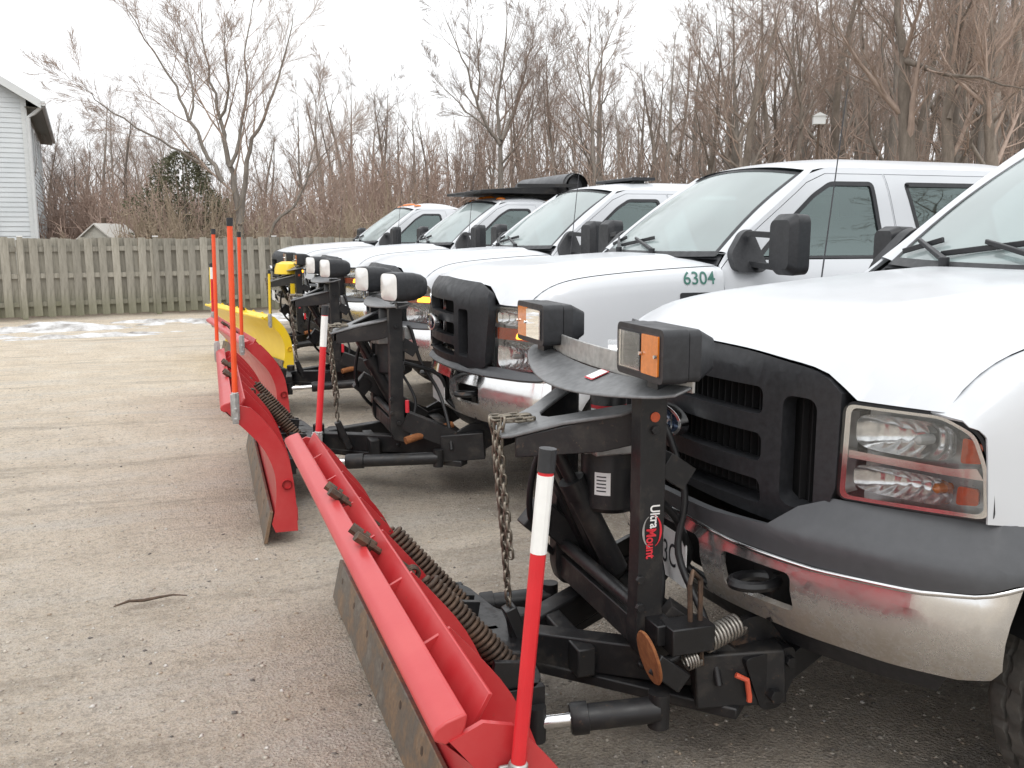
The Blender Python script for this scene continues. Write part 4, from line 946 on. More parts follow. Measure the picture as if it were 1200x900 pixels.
    # power unit
    pu = MB(); pu.lathe([(.001, .705), (.075, .705), (.088, .72), (.090, .885), (.086, .90), (.001, .90)], 28, Matrix.Translation(P(-.19 + hu, .0, 0)) @ Matrix.Rotation(R(90), 4, 'X')); pu = pu.build('power_unit', 'black_steel', root, 40)
    mt = MB(); c = P(-.20 + hu, .0, 0)
    mt.lathe([(.001, 1.10), (.050, 1.10), (.055, 1.09), (.055, .955), (.062, .95), (.062, .92), (.001, .92)], 24, Matrix.Translation(c) @ Matrix.Rotation(R(90), 4, 'X')); mt.build('motor', 'black_steel', pu, 40)
    hsg = MB(); hsg.box(c + Vector((.0, 0, .915)), (.17, .22, .04)); hsg.box(c + Vector((-.09, -.03, .93)), (.03, .08, .07)); hsg.box(c + Vector((.09, -.13, .96)), (.05, .05, .08)); hsg.build('valve_block', 'galvanized', pu, bevel=.006)
    if lamps == 'rect':
        def cyl_map(rad, zc, a0): return lambda x, y: c + Vector((rad * math.cos(a0 + x / rad), rad * math.sin(a0 + x / rad), zc + y))
        A0 = R(258)
        lbm = cyl_map(.0558, 1.0, A0); MB().panel([(-.075, -.022), (.075, -.022), (.075, .022), (-.075, .022)], [], lbm, (.01, None)).build('decal', 'paper_white', pu, 60)
        MB().panel([(-.075, .023), (.075, .023), (.075, .033), (-.075, .033)], [], lbm, (.01, None)).build('decal', 'sticker_red', pu, 60)
        letters('INFLOWS', .030, cyl_map(.0566, .998, A0), 'print_dark', pu, 'decal', sx=.9)
        st = cyl_map(.0912, .80, R(232)); MB().panel([(-.025, -.035), (.025, -.035), (.025, .035), (-.025, .035)], [], lambda x, y: st(x, y) + Vector((.01, 0, 0)), (.01, None)).build('decal', 'paper_white', pu, 60)
        for k in range(5): MB().panel([(-.018, -.002), (.012, -.002), (.012, .002), (-.018, .002)], [], lambda x, y, k=k: st(x, y + .022 - k * .011) + Vector((.0094, -.0006, 0)), (.01, None)).build('decal', 'print_dark', pu)
    if cover:
        cv = MB(); cv.lathe([(.001, 1.15), (.06, 1.148), (.13, 1.12), (.15, 1.06), (.155, 1.0), (.001, 1.0)], 20, Matrix.Translation(P(-.30 + hu, -.05, .06)) @ Matrix.Diagonal((1.0, 1.35, 1, 1)) @ Matrix.Rotation(R(90), 4, 'X')); cv.build('pump_cover', 'yellow_paint', root, 30)
        MB().box(P(-.28 + hu, .22, .88), (.05, .03, .14)).build('decal', 'yellow_paint', root)
    # ---------- lamp bar and lamps
    lu, lz = lamp_u, 1.245
    if lamps == 'rect':
        pl = [(lu - .01 - .115 * max(0, math.cos(v / .54 * math.pi / 2)) ** .9 if abs(v) < .54 else lu, v) for v in np.linspace(-.54, .54, 25)] + [(lu + .045 - .045 * max(0, math.cos(v / .54 * math.pi / 2)), v) for v in np.linspace(.54, -.54, 17)]
        wl = MB(); wl.prism(pl, lambda u, v: P(u, v, 1.150 + (u - lu) * .38), lambda u, v: P(u, v, 1.142 + (u - lu) * .38)); wl = wl.build('lamp_bar', 'toplit_black', root, bevel=.003, fix=True)
        MB().prism([(lu + .048 - .045 * max(0, math.cos(v / .54 * math.pi / 2)), v) for v in np.linspace(-.54, .54, 17)] + [(lu + .056 - .045 * max(0, math.cos(v / .54 * math.pi / 2)), v) for v in np.linspace(.54, -.54, 17)], lambda u, v: P(u, v, 1.150), lambda u, v: P(u, v, 1.215)).build('bar_flange', 'galvanized', wl, bevel=.002, fix=True)
        sk = lambda x, y: P(lu - .03 + y, -.0 + x, 1.153 + (-.03 + y) * .38)
        MB().panel(rrect(-.03, .03, -.028, .028, .006), [], lambda x, y: sk(x + .12, y) + Vector((0, 0, .0015))).build('decal', 'sticker_red', wl, fix=True); MB().panel(rrect(-.026, .026, -.024, .024, .005), [], lambda x, y: sk(x + .12, y) + Vector((0, 0, .003))).build('decal', 'paper_white', wl, fix=True)
        for s in (1, -1):
            yaw = 0.0; vc = s * lamp_v; lm = lambda d, a, b: P(lu + d, vc + s * a, lz + b)
            sec = rrect(-.135, .135, -.068, .068, .018); hb_ = MB()
            hb_.prism(sec, lambda a, b: lm(-.045, a, b), lambda a, b: lm(.025, a, b))
            hb_.prism(sec, lambda a, b: lm(.027, a * .985, b * .97), lambda a, b: lm(.060, a * .985, b * .97)); hb_.prism(sec, lambda a, b: lm(.060, a * .98, b * .96), lambda a, b: lm(.115, a * .72, b * .60))
            hb_.bar(lm(.02, 0, -.068), lm(.02, 0, -.10), .06, .05); lp = hb_.build('plow_lamp', 'black_plastic', root, 35, bevel=.004, fix=True)
            MB().panel(rrect(-.118, .118, -.054, .054, .008), [], lambda a, b: lm(-.046, a, b), (.05, None), .002 * s).build('bezel', 'print_dark', lp, fix=True)
            def refl(a, b): x, y = 2 * a - 1, 2 * b - 1; return lm(-.049 + .0025 * (1 - x * x) - .001 * math.sin(y * 20) * .4, -.112 + .125 * a, -.048 + .096 * b)
            MB().grid(refl, 16, 12, flip=(s > 0)).build('reflector', 'lamp_silver', lp, 50)
            MB().panel(rrect(-.112, .016, -.048, .048, .004), [], lambda a, b: lm(-.053, a, b)).build('lens', 'lens_glass', lp)
            MB().panel(rrect(.022, .114, -.050, .050, .004), [], lambda a, b: lm(-.050, a, b), (.02, .02), .008 * s).build('turn_lens', 'amber_lens', lp, fix=True)
            sc = MB(); [bolt(sc, lm(-.052, x, 0), (-1, 0, 0), .005, .006) for x in (.025, .108)]; sc.build('screw', 'bright_metal', lp)
            cbp = [lm(.09, 0, -.02), lm(.13, .0, -.06), lm(.09, -.04, -.12), P(lu + .05, s * .25, 1.12)]
            MB().tube(cbp, .007, 6).build('cable', 'hose_black', lp)
    else:
        wl = MB(); pl = [(lu - .02 - .10 * math.cos(v / .52 * math.pi / 2), v) for v in np.linspace(-.52, .52, 17)] + [(lu + .05, .52), (lu + .05, -.52)]
        wl.prism(pl, lambda u, v: P(u, v, 1.155 + (u - lu) * .25), lambda u, v: P(u, v, 1.145 + (u - lu) * .25)); wl.build('lamp_bar', 'toplit_black', root, bevel=.003, fix=True)
        for s in (1, -1):
            vc = s * lamp_v; hb_ = MB(); sec = rrect(-.092, .092, -.078, .078, .045, 5)
            c_, s_ = math.cos(R(20)), math.sin(R(20)); lm = lambda d, a, b: P(lu + d * c_ + a * s_, vc + a * c_ - d * s_, lz + .01 + b)
            ds = [(-.075, 1.0), (-.02, 1.04), (.05, .98), (.10, .84), (.135, .62), (.15, .4)]
            for (d0, k0), (d1, k1) in zip(ds, ds[1:]): hb_.prism(sec, lambda a, b: lm(d0, a * k0, b * k0), lambda a, b: lm(d1, a * k1, b * k1))
            hb_.bar(lm(.0, 0, -.09), lm(.0, 0, -.12), .07, .06); lp = hb_.build('plow_lamp', 'black_plastic', root, 50, fix=True)
            def refl(a, b):
                x, y = 2 * a - 1, 2 * b - 1; k = (abs(x) ** 5 + abs(y) ** 5) ** .2; m_ = max(abs(x), abs(y), 1e-6); q_ = 1 if k < 1e-6 else m_ / k
                return lm(-.078 - .018 * (1 - max(abs(x), abs(y)) ** 2), x * q_ * .087, y * q_ * .073)
            MB().grid(refl, 18, 14, flip=True).build('lens', 'frost_lens', lp, 60)
    # ---------- chains, hook, hoses, jack
    tip = P(-.50 + hu, 0, .985); low = Vector((tip.x + .05, tip.y, .40))
    ck = 1.0 if lamps == 'rect' else 1.15
    for k, (dy, zl, zt_) in enumerate(((-.030, .56, .03), (.005, .40, .03), (.032, .47, .03))):
        hang_chain(root, [tip + Vector((.05, dy, .02)), tip + Vector((-.045 - .01 * k, dy, .02)), tip + Vector((-.055, dy * .9, -.03)), Vector((tip.x - .015, tip.y + dy * .6, zl))], k=ck)
    hk = MB(); hk.tube([Vector((tip.x - .015, tip.y, .40)), Vector((tip.x + .0, tip.y, .33)), Vector((tip.x + .02, tip.y, .30))], [.016, .02, .018], 8); hk.bar(Vector((tip.x - .02, tip.y, .42)), Vector((tip.x + .05, tip.y, .25)), .05, .04); hk.build('chain_hook', 'worn_black', root, bevel=.004)
    def hose(pts, r=.011): 
        pts = [Vector(p) for p in pts]; out = []
        for i in range(len(pts) - 1):
            p0, p1, p2, p3 = pts[max(i - 1, 0)], pts[i], pts[i + 1], pts[min(i + 2, len(pts) - 1)]
            for t in np.linspace(0, 1, 7)[:-1]: out.append(.5 * ((2 * p1) + (p2 - p0) * t + (2 * p0 - 5 * p1 + 4 * p2 - p3) * t * t + (3 * p1 - p0 - 3 * p2 + p3) * t ** 3))
        MB().tube(out + [pts[-1]], r, 7).build('hose', 'hose_black', root, 60)
    hose([P(-.12 + hu, .06, .90), P(-.10 + hu, .16, 1.0), P(-.05 + hu, .22, .80), P(-.05, .24, .62), P(-.02, .36, .45), P(-.02, .44, .30)])
    hose([P(-.25 + hu, -.08, .90), P(-.34 + hu, -.20, .86), P(-.36 + hu, -.26, .62), P(-.22 + hu, -.34, .42), P(-.02, -.44, .30)])
    hose([P(-.13 + hu, -.02, .72), P(-.06 + hu, .10, .55), P(-.08 + hu, .14, .38), P(-.02, .05, .30)], .009)
    hose([P(-.16 + hu, .27, .80), P(-.05, .22, .72), P(.02, .18, .60), P(.03, .16, .54), P(.10, .25, .48)], .012)
    if extra:
        for v, mt_ in ((.42, 'spring_bright'),):
            jk = MB(); jk.bar(P(-.205 + hu, v, .455), P(-.075 + hu, v, .455), .085, .075); jk.bar(P(-.20 + hu, v, .46), P(-.20 + hu, v - .12, .46), .06, .06); jk.bar(P(-.25 + hu, v + .03, .40), P(-.16 + hu, v + .03, .33), .014, .06, w1=.014); jk.cyl(P(-.24 + hu, v, .37), P(-.16 + hu, v, .40), .014)
            jk = jk.build('jack_stand', 'worn_black', root, bevel=.004)
            fp = MB(); cc = P(-.262 + hu, v + .02, .415); fp.lathe([(.001, -.004), (.072, -.004), (.075, 0), (.072, .004), (.001, .004)], 28, Matrix.Translation(cc) @ Matrix.Rotation(R(-12), 4, 'Y') @ Matrix.Rotation(R(-3), 4, 'Z') @ Matrix.Rotation(R(90), 4, 'Z'))
            fp.build('foot_pad', 'rust', jk, 30)
            coil(P(-.09 + hu, v, .425), P(.035 + hu, v - .02, .455), .030, .0055, 11, taper=False).build('latch_spring', 'spring_bright', root, 60)
            coil(P(-.155 + hu, v + .02, .385), P(-.115 + hu, v + .02, .395), .022, .004, 5, taper=False).build('latch_spring', 'spring_bright', root, 60)
            hd = MB(); hd.tube([P(-.13 + hu, v, .49), P(-.135 + hu, v, .60), P(-.12 + hu, v - .01, .63), P(-.09 + hu, v - .02, .60), P(-.10 + hu, v, .50), P(-.09 + hu, v, .36)], .0075, 7); hd.build('pull_handle', 'rusty_steel', root)
        for s in (1, -1):
            mtg = MB(); mtg.prism(rounded([(-.02, .42), (.10, .47), (.30, .47), (.34, .40), (.20, .24), (.06, .20), (-.02, .26)], .02), lambda u, z: P(u, s * .40, z), lambda u, z: P(u, s * .375, z)); mtg.prism(rounded([(.04, .38), (.20, .40), (.21, .32), (.16, .22), (.10, .22)], .02), lambda u, z: P(u, s * .47, z), lambda u, z: P(u, s * .395, z))
            bolt(mtg, P(.13, s * .47, .27), (0, -s, 0), .020, .03); bolt(mtg, P(.18, s * .47, .36), (0, -s, 0), .016, .02); bolt(mtg, P(.04, s * .40, .38), (0, -s, 0), .014, .02)
            mtg.bar(P(.16, s * .43, .30), P(.42, s * .42, .45), .05, .07); mtg.build('push_plate', 'worn_black', root, bevel=.003, fix=True)
        MB().tube([P(.02, .46, .335), P(.05, .47, .32), P(.06, .47, .27), P(.06, .47, .255)], .008, 8).build('release_lever', 'print_red', root)
    else:
        MB().tube([P(-.17 + hu, .40, .60), P(-.17 + hu, .40, .53)], .012, 8).build('pin_handle', 'sticker_red', root)
        mtg = MB(); 
        for s in (1, -1): mtg.prism(rounded([(-.02, .38), (.10, .44), (.30, .45), (.30, .34), (.06, .22), (-.02, .25)], .02), lambda u, z: P(u, s * .42, z), lambda u, z: P(u, s * .395, z))
        mtg.bar(P(.05, -.42, .33), P(.05, .42, .33), .08, .08); mtg.build('push_plate', 'worn_black', root, bevel=.003, fix=True)
        rp = MB(); rp.cyl(P(-.18 + hu, .38, .36), P(.02, .30, .42), .022); rp.build('receiver_pin', 'rust', root)
    return root
T1 = make_truck('white crew cab pickup with wide two-row headlights and thick grey plastic bumper pad', 5, True, TRK[0][:2], TRK[0][2], steer=R(8), plate='T 83C')
T2 = make_truck('white crew cab pickup with green fleet number 6304 on its fender', 8, True, TRK[1][:2], TRK[1][2], number='6304')
T3 = make_truck('white pickup with a low black bar on its roof', 8, True, TRK[2][:2], TRK[2][2], topper='bar')
T4 = make_truck('white pickup with black tarp roller over its cab and amber roof lights', 8, False, TRK[3][:2], TRK[3][2], clearance=True, bed='dump', topper='roller')
T5 = make_truck('white pickup with amber roof lights and no plow parked beside the wooden fence', 8, False, TRK[4][:2], TRK[4][2], clearance=True, bed='dump')
P1 = make_plow('red snow plow with white-banded red markers and square amber-striped lamps', TRK[0], .87, .02, -.07, L=2.44, blade_back=.035, head=.025, markers=(('marker_red', .58, True, -.085), ('marker_red', .55, True)))
P2 = make_plow('red snow plow with two tall orange markers and rounded lamps', TRK[1], 1.11, 0, -.22, L=2.30, mx=-.118, lamps='round', markers=(('marker_orange', .86, False, .055), ('marker_orange', .82, False, .055, -.06)), lamp_u=-.31, lamp_v=.48, extra=False, head=-.10)
P3 = make_plow('red snow plow with one orange and one white-banded marker beside the yellow plow', TRK[2], 1.10, .075, -.06, L=2.30, mx=-.118, lamps='round', markers=(('marker_orange', .80, False, .055, -.07), ('marker_red', .50, True, .055)), lamp_u=-.38, lamp_v=.43, extra=False, head=-.14)
P4 = make_plow('yellow snow plow with thin yellow markers and yellow pump cover', TRK[3], .90, .195, .10, L=2.34, zk=.92, mx=-.10, paint='yellow_paint', markers=(('yellow_paint', .5, False), ('yellow_paint', .5, False)), lamp_u=-.30, lamp_v=.42, extra=False, head=-.08, cover=True)
# ================================================================ fence
t = NT('weathered_board'); v_ = t.coord('Object', (1, 1, .12)); rnd = t.n('ShaderNodeObjectInfo')
g = t.noise(v_, 26, 6, .7, .3); base = t.ramp(g, [(.28, (.20, .188, .155)), (.52, (.325, .305, .258)), (.75, (.43, .405, .35))])
tone = t.ramp(rnd.outputs['Random'], [(0., .72), (1., 1.12)]); base = t.mix(1.0, base, tone, 'MULTIPLY')
vo = t.coord(); zz = t.n('ShaderNodeSeparateXYZ'); t.l(vo, zz.inputs[0]); mr = t.n('ShaderNodeMapRange'); mr.inputs['From Min'].default_value = .55; mr.inputs['From Max'].default_value = 0; t.l(zz.outputs['Z'], mr.inputs['Value'])
ms = t.n('ShaderNodeMath', operation='MULTIPLY'); t.l(mr.outputs[0], ms.inputs[0]); t.l(t.ramp(t.noise(vo, 3, 4), [(.3, .2), (.7, .9)]), ms.inputs[1])
t.set(color=t.mix(ms.outputs[0], base, (.15, .155, .075)), rough=.9); t.bump(g, .4, .006); MATS['weathered_board'] = t.m
def build_fence():
    a = math.atan(.198); d = Vector((math.cos(a), math.sin(a), 0)); n = Vector((math.sin(a), -math.cos(a), 0)); o0 = Vector((-8.0, FENCE(-8.0), 0))
    f = thing('picket_fence', 'weathered grey wooden fence of upright boards behind the sandy lot', 'fence', o0, a)
    rng = random.Random(5); L = 21.5; H = 1.47
    def board(nm, w, h, th):
        m = MB(); m.prism([(-w / 2, 0), (w / 2, 0), (w / 2, h - .012), (w / 2 - .012, h), (-w / 2 + .012, h), (-w / 2, h - .012)], lambda x, z: Vector((x, -th / 2, z)), lambda x, z: Vector((x, th / 2, z)))
        me = m.mesh(nm, 'weathered_board', 30); bm = bmesh.new(); bm.from_mesh(me); bmesh.ops.recalc_face_normals(bm, faces=bm.faces); bm.to_mesh(me); bm.free(); return me
    pk = board('picket', .138, H - .03, .018); N = int(L / .234)
    for i in range(N):
        for row, off in ((-1, 0), (1, .117)):
            o = link('picket', pk, f); o.location = (i * .234 + off + rng.uniform(-.008, .008), row * .036, .03 + rng.uniform(-.012, .012)); o.rotation_euler = (rng.uniform(-.008, .008), rng.uniform(-.010, .010), rng.uniform(-.03, .03)); o.scale = (rng.uniform(.94, 1.04), 1, rng.uniform(.985, 1.012))
    for z in (.26, .78, 1.27):
        k = 0; x = 0
        while x < L:
            MB().box((x + 1.17, 0, z + rng.uniform(-.008, .008)), (2.335, .042, .088)).build('rail', 'weathered_board', f, 0); x += 2.34
    ps = MB().box((0, 0, .74), (.09, .035, 1.50)).mesh('post', 'weathered_board', 0); cp = MB().box((0, 0, 1.50), (.10, .05, .02)).mesh('post_cap', 'white_plastic', 0)
    x = .95
    while x < L:
        o = link('post', MB().box((0, 0, .74), (.10, .10, 1.48)).mesh('post', 'weathered_board', 0) if x < 1 else ps2, f) if False else link('post', ps, f)
        o.location = (x, -.066, 0); link('post_cap', cp, o); x += 2.34
build_fence()
# ================================================================ house beyond the fence
t = NT('vinyl_siding'); v_ = t.coord(); t.set(color=t.ramp(t.noise(v_, 1.2, 4), [(.3, (.60, .64, .66)), (.7, (.68, .715, .73))]), rough=.5); MATS['vinyl_siding'] = t.m
simple('roof_shingle', (.16, .155, .15), .9, 0, .3, 8, .3); simple('trim_white', (.66, .68, .68), .5, 0, .05, 3); simple('soffit_beige', (.42, .41, .36), .6)
def build_house():
    h = thing('house', 'two storey house with pale blue-grey siding and white corner trim beyond the fence', 'house', (-3.45, 30.0, 0), 0)
    dl = Vector((-1, -.06, 0)).normalized(); db = Vector((-.075, 1, 0)).normalized()
    Hp = lambda a, b, z: dl * a + db * b + Vector((0, 0, z))
    EZ, WD, LN, pitch = 5.35, 9.0, 11.6, .62
    bh = .135; sd = MB(); z = 0.0
    while z < EZ + WD / 2 * pitch:
        lo = max(0, (z - EZ) / pitch); hi = WD - lo
        if hi - lo > .2:
            sd.add([Hp(lo, -.022, z), Hp(hi, -.022, z), Hp(hi, -.004, z + bh), Hp(lo, -.004, z + bh), Hp(lo, .03, z), Hp(hi, .03, z)], [(0, 3, 2, 1), (0, 1, 5, 4)])
        if z < EZ: sd.add([Hp(-.022, 0, z), Hp(-.022, LN, z), Hp(-.004, LN, z + bh), Hp(-.004, 0, z + bh), Hp(.03, 0, z), Hp(.03, LN, z)], [(0, 1, 2, 3), (0, 4, 5, 1)])
        z += bh
    sd.add([Hp(0, LN, 0), Hp(WD, LN, 0), Hp(WD, LN, EZ), Hp(0, LN, EZ)], [(0, 1, 2, 3)]); sd.add([Hp(WD, 0, 0), Hp(WD, LN, 0), Hp(WD, LN, EZ), Hp(WD, 0, EZ)], [(0, 1, 2, 3)])
    w = sd.build('siding', 'vinyl_siding', h, 0); tag(w, kind='stuff')
    c = MB(); c.add([Hp(-.04, -.04, 0), Hp(.10, -.04, 0), Hp(.10, -.04, EZ), Hp(-.04, -.04, EZ), Hp(-.04, .10, 0), Hp(-.04, .10, EZ)], [(0, 3, 2, 1), (0, 4, 5, 3)]); c.build('corner_board', 'trim_white', h, 0)
    ov = .42; zr = EZ + (WD / 2) * pitch; ze = EZ - ov * pitch
    rf = MB()
    for s in (0, 1):
        A = lambda a, b, z: Hp(a if s == 0 else WD - a, b, z)
        rf.add([A(-ov, -.35, ze + .10), A(-ov, LN + .35, ze + .10), A(WD / 2, LN + .35, zr + .10), A(WD / 2, -.35, zr + .10), A(-ov, -.35, ze), A(-ov, LN + .35, ze), A(WD / 2, LN + .35, zr), A(WD / 2, -.35, zr)], [(0, 1, 2, 3), (4, 7, 6, 5), (0, 4, 5, 1)])
    rf.build('roof', 'roof_shingle', h, 0, fix=False)
    rk = MB()
    for s in (0, 1):
        A = lambda a, b, z: Hp(a if s == 0 else WD - a, b, z)
        rk.add([A(-ov, -.36, ze - .12), A(-ov, -.36, ze + .11), A(WD / 2, -.36, zr + .11), A(WD / 2, -.36, zr - .12), A(-ov, -.32, ze - .12), A(WD / 2, -.32, zr - .12)], [(0, 1, 2, 3), (0, 3, 5, 4)])
    rk.build('rake_board', 'trim_white', h, 0)
    sf = MB(); sf.add([Hp(-ov, -.32, ze - .10), Hp(0, -.32, ze - .08), Hp(0, LN + .3, ze - .08), Hp(-ov, LN + .3, ze - .10)], [(0, 1, 2, 3), (3, 2, 1, 0)]); sf.build('soffit', 'soffit_beige', h, 0)
    gt = MB(); gt.bar(Hp(-ov - .05, -.34, ze + .02), Hp(-ov - .05, LN + .3, ze + .02), .11, .13); gt.build('gutter', 'trim_white', h, 0)
    ds = MB(); ds.tube([Hp(-ov - .02, -.25, ze - .05), Hp(-.25, -.12, ze - .22), Hp(-.07, -.09, ze - .35), Hp(-.07, -.09, 2.6), Hp(-.07, -.09, 0)], .055, 6); ds.build('downspout', 'trim_white', h)
    for (a0, a1, z0, z1) in ((.95, 1.95, .9, 2.35), (.95, 1.95, 3.6, 5.0), (4.2, 5.2, 3.6, 5.0)):
        wf = MB(); wf.bar(Hp(a0, -.04, z0), Hp(a1, -.04, z0), .07, .09); wf.bar(Hp(a0, -.04, z1), Hp(a1, -.04, z1), .07, .09); wf.bar(Hp(a0, -.04, z0), Hp(a0, -.04, z1), .09, .07); wf.bar(Hp(a1, -.04, z0), Hp(a1, -.04, z1), .09, .07); wf.bar(Hp(a0, -.04, (z0 + z1) / 2), Hp(a1, -.04, (z0 + z1) / 2), .05, .05)
        wo = wf.build('window', 'trim_white', h, 0); MB().add([Hp(a0, -.03, z0), Hp(a1, -.03, z0), Hp(a1, -.03, z1), Hp(a0, -.03, z1)], [(0, 3, 2, 1)]).build('pane', 'blue_oval' if False else 'print_dark', wo, 0)
    for (b0, b1, z0, z1) in ((3.0, 4.0, 3.5, 4.7), (7.4, 8.4, 3.5, 4.7), (5.2, 6.2, .9, 2.2), (9.0, 9.9, .6, 2.2)):
        wf = MB(); wf.bar(Hp(-.04, b0, z0), Hp(-.04, b1, z0), .07, .09); wf.bar(Hp(-.04, b0, z1), Hp(-.04, b1, z1), .07, .09); wf.bar(Hp(-.04, b0, z0), Hp(-.04, b0, z1), .09, .07); wf.bar(Hp(-.04, b1, z0), Hp(-.04, b1, z1), .09, .07)
        wo = wf.build('window', 'trim_white', h, 0); MB().add([Hp(-.03, b0, z0), Hp(-.03, b1, z0), Hp(-.03, b1, z1), Hp(-.03, b0, z1)], [(0, 1, 2, 3)]).build('pane', 'print_dark', wo, 0)
build_house()
# small shed whose roof looks over the fence
def build_shed():
    c = az_point(112, 25.0); s = thing('garden_shed', 'small beige shed with pitched roof showing above the fence', 'shed', c, R(-22)); w, l, ez, rz = .62, 1.5, 1.28, 1.80
    b = MB(); b.add([(-w, 0, 0), (w, 0, 0), (w, 0, ez), (0, 0, rz - .02), (-w, 0, ez), (-w, l, 0), (w, l, 0), (w, l, ez), (0, l, rz - .02), (-w, l, ez)], [(0, 1, 2, 3, 4), (5, 9, 8, 7, 6), (0, 4, 9, 5), (1, 6, 7, 2)]); b.build('wall', 'soffit_beige', s, 0)
    r_ = MB(); k = (rz - ez) / w
    for q in (1, -1): r_.add([(0, -.08, rz), (q * (w + .1), -.08, ez - .1 * k), (q * (w + .1), l + .08, ez - .1 * k), (0, l + .08, rz), (0, -.08, rz - .04), (q * (w + .1), -.08, ez - .1 * k - .04)], [(0, 1, 2, 3), (0, 4, 5, 1)])
    r_.build('roof', 'stone_pale', s, 0); MB().cyl((-.2, l * .6, rz - .2), (-.2, l * .6, rz + .14), .06, n=10).build('vent_pipe', 'dead_wood', s)
build_shed()
# white box lamp on a thin pole among the trees
def build_lamp():
    c = az_point(953, 26.0); k = thing('yard_lamp', 'white box lamp on a thin dark pole in front of the woods', 'lamp', c, R(-30)); zb = CAM_H + (274 - 148) * 26.0 * .93 / CAM_F
    MB().cyl((0, 0, 0), (0, 0, zb), .035, .03, 8).build('pole', 'dead_wood', k)
    b = MB(); b.prism([(-.15, 0), (.15, 0), (.15, .20), (-.15, .20)], lambda x, z: Vector((x, -.13, zb + z)), lambda x, z: Vector((x, .13, zb + z))); b.build('box', 'trim_white', k, 0, fix=True)
    MB().add([(-.18, -.16, zb + .20), (.18, -.16, zb + .20), (.18, .16, zb + .20), (-.18, .16, zb + .20), (0, -.16, zb + .29), (0, .16, zb + .29)], [(0, 1, 4), (2, 3, 5), (0, 4, 5, 3), (1, 2, 5, 4), (0, 3, 2, 1)]).build('lid', 'trim_white', k, 0)
build_lamp()
# ================================================================ bare trees
def bark(name, lo, hi):
    t = NT(name); v_ = t.coord('Object', (1, 1, .3)); rn = t.n('ShaderNodeObjectInfo'); b_ = t.ramp(t.noise(v_, 9, 6, .7), [(.3, lo), (.7, hi)])
    t.set(color=t.mix(1.0, b_, t.ramp(rn.outputs['Random'], [(0., .78), (1., 1.2)]), 'MULTIPLY'), rough=.95, spec=.2); MATS[name] = t.m
bark('bark_grey', (.17, .15, .13), (.33, .295, .26)); bark('bark_twig', (.285, .215, .178), (.43, .34, .285)); bark('twig_red', (.30, .215, .175), (.43, .33, .275)); bark('twig_tan', (.31, .245, .175), (.48, .395, .30)); bark('bark_brown', (.14, .118, .098), (.28, .24, .205))  # bark and twigs lightened, so the woods' veiling glare sits in their colour
class TreeB:
    def __init__(s, seed): s.r = random.Random(seed); s.V = {0: [], 1: []}; s.F = {0: [], 1: []}
    def tube(s, pts, rads, n, part):
        V, F = s.V[part], s.F[part]; o = len(V); ref = Vector((.31, .77, .55)).normalized(); N = len(pts)
        for i, p in enumerate(pts):
            d = (pts[min(i + 1, N - 1)] - pts[max(i - 1, 0)]).normalized(); a = d.cross(ref); a.normalize(); b = d.cross(a)
            for k in range(n):
                t = 2 * math.pi * k / n; q = p + (a * math.cos(t) + b * math.sin(t)) * rads[i]; V.append((q.x, q.y, q.z))
        for i in range(N - 1):
            for k in range(n):
                k2 = (k + 1) % n; F.append((o + i * n + k, o + i * n + k2, o + (i + 1) * n + k2, o + (i + 1) * n + k))
    def branch(s, p, d, L, r, lev, maxlev, up=.25, wig=.16, kids=(5, 7), part0=1):
        rr = s.r; wig = wig if lev < 2 else .085; n = max(3, int(6 - lev)); seg = max(3, int(7 - lev)); pts = [p]; dd = d.normalized()
        for i in range(seg):
            dd = (dd + Vector((rr.gauss(0, wig), rr.gauss(0, wig), rr.gauss(0, wig * .7) + up * (.25 if lev < 3 else .08)))).normalized(); pts.append(pts[-1] + dd * L / seg)
        rads = [max(.0026, r * (1 - .80 * (i / seg) ** .9)) for i in range(seg + 1)]
        s.tube(pts, rads, 6 if lev <= 1 else (4 if lev == 2 else 3), 0 if lev < part0 else 1); s.kids(pts, rads, L, lev, maxlev, up, wig, kids, part0)
        return pts
    def kids(s, pts, rads, L, lev, maxlev, up, wig, kids, part0, t0=.22):
        if lev >= maxlev: return
        rr = s.r; k = rr.randint(*kids) + (2 if lev == 0 else 0) - (1 if lev >= 3 else 0); N = len(pts) - 1
        for i in range(k):
            t = t0 + (1 - t0) * (i + rr.random()) / k; j = min(N - 1, int(t * N)); f = t * N - j; p = pts[j].lerp(pts[j + 1], f); ax = (pts[j + 1] - pts[j]).normalized()
            a = Vector((rr.gauss(0, 1), rr.gauss(0, 1), rr.gauss(0, 1))); a = (a - ax * a.dot(ax)).normalized(); ang = R(rr.uniform(20, 52) if lev < 2 else rr.uniform(16, 40)); d = ax * math.cos(ang) + a * math.sin(ang)
            r = rads[j] * rr.uniform(.36, .6); s.branch(p, d, L * rr.uniform(.34, .62) * (1.15 - .5 * t), max(.003, r), lev + 1, maxlev, up, wig, kids, part0)
    def meshes(s, nm, m0, m1):
        return [np_mesh(n, np.array(s.V[i], np.float32), np.array(s.F[i], np.int32), [m], smooth=(i == 0)) if s.F[i] else None for i, n, m in ((0, 'trunk', m0), (1, 'crown', m1))]
def tree_obj(name, label, loc, meshes, rz=0, sc=1.0, group=None, tilt=0):
    o = thing(name, label, 'tree', loc, rz, group); o.scale = (sc, sc, sc); o.rotation_euler = (tilt, 0, rz)
    for n, me in zip(('trunk', 'crown'), meshes):
        if me: link(n, me, o)
    return o
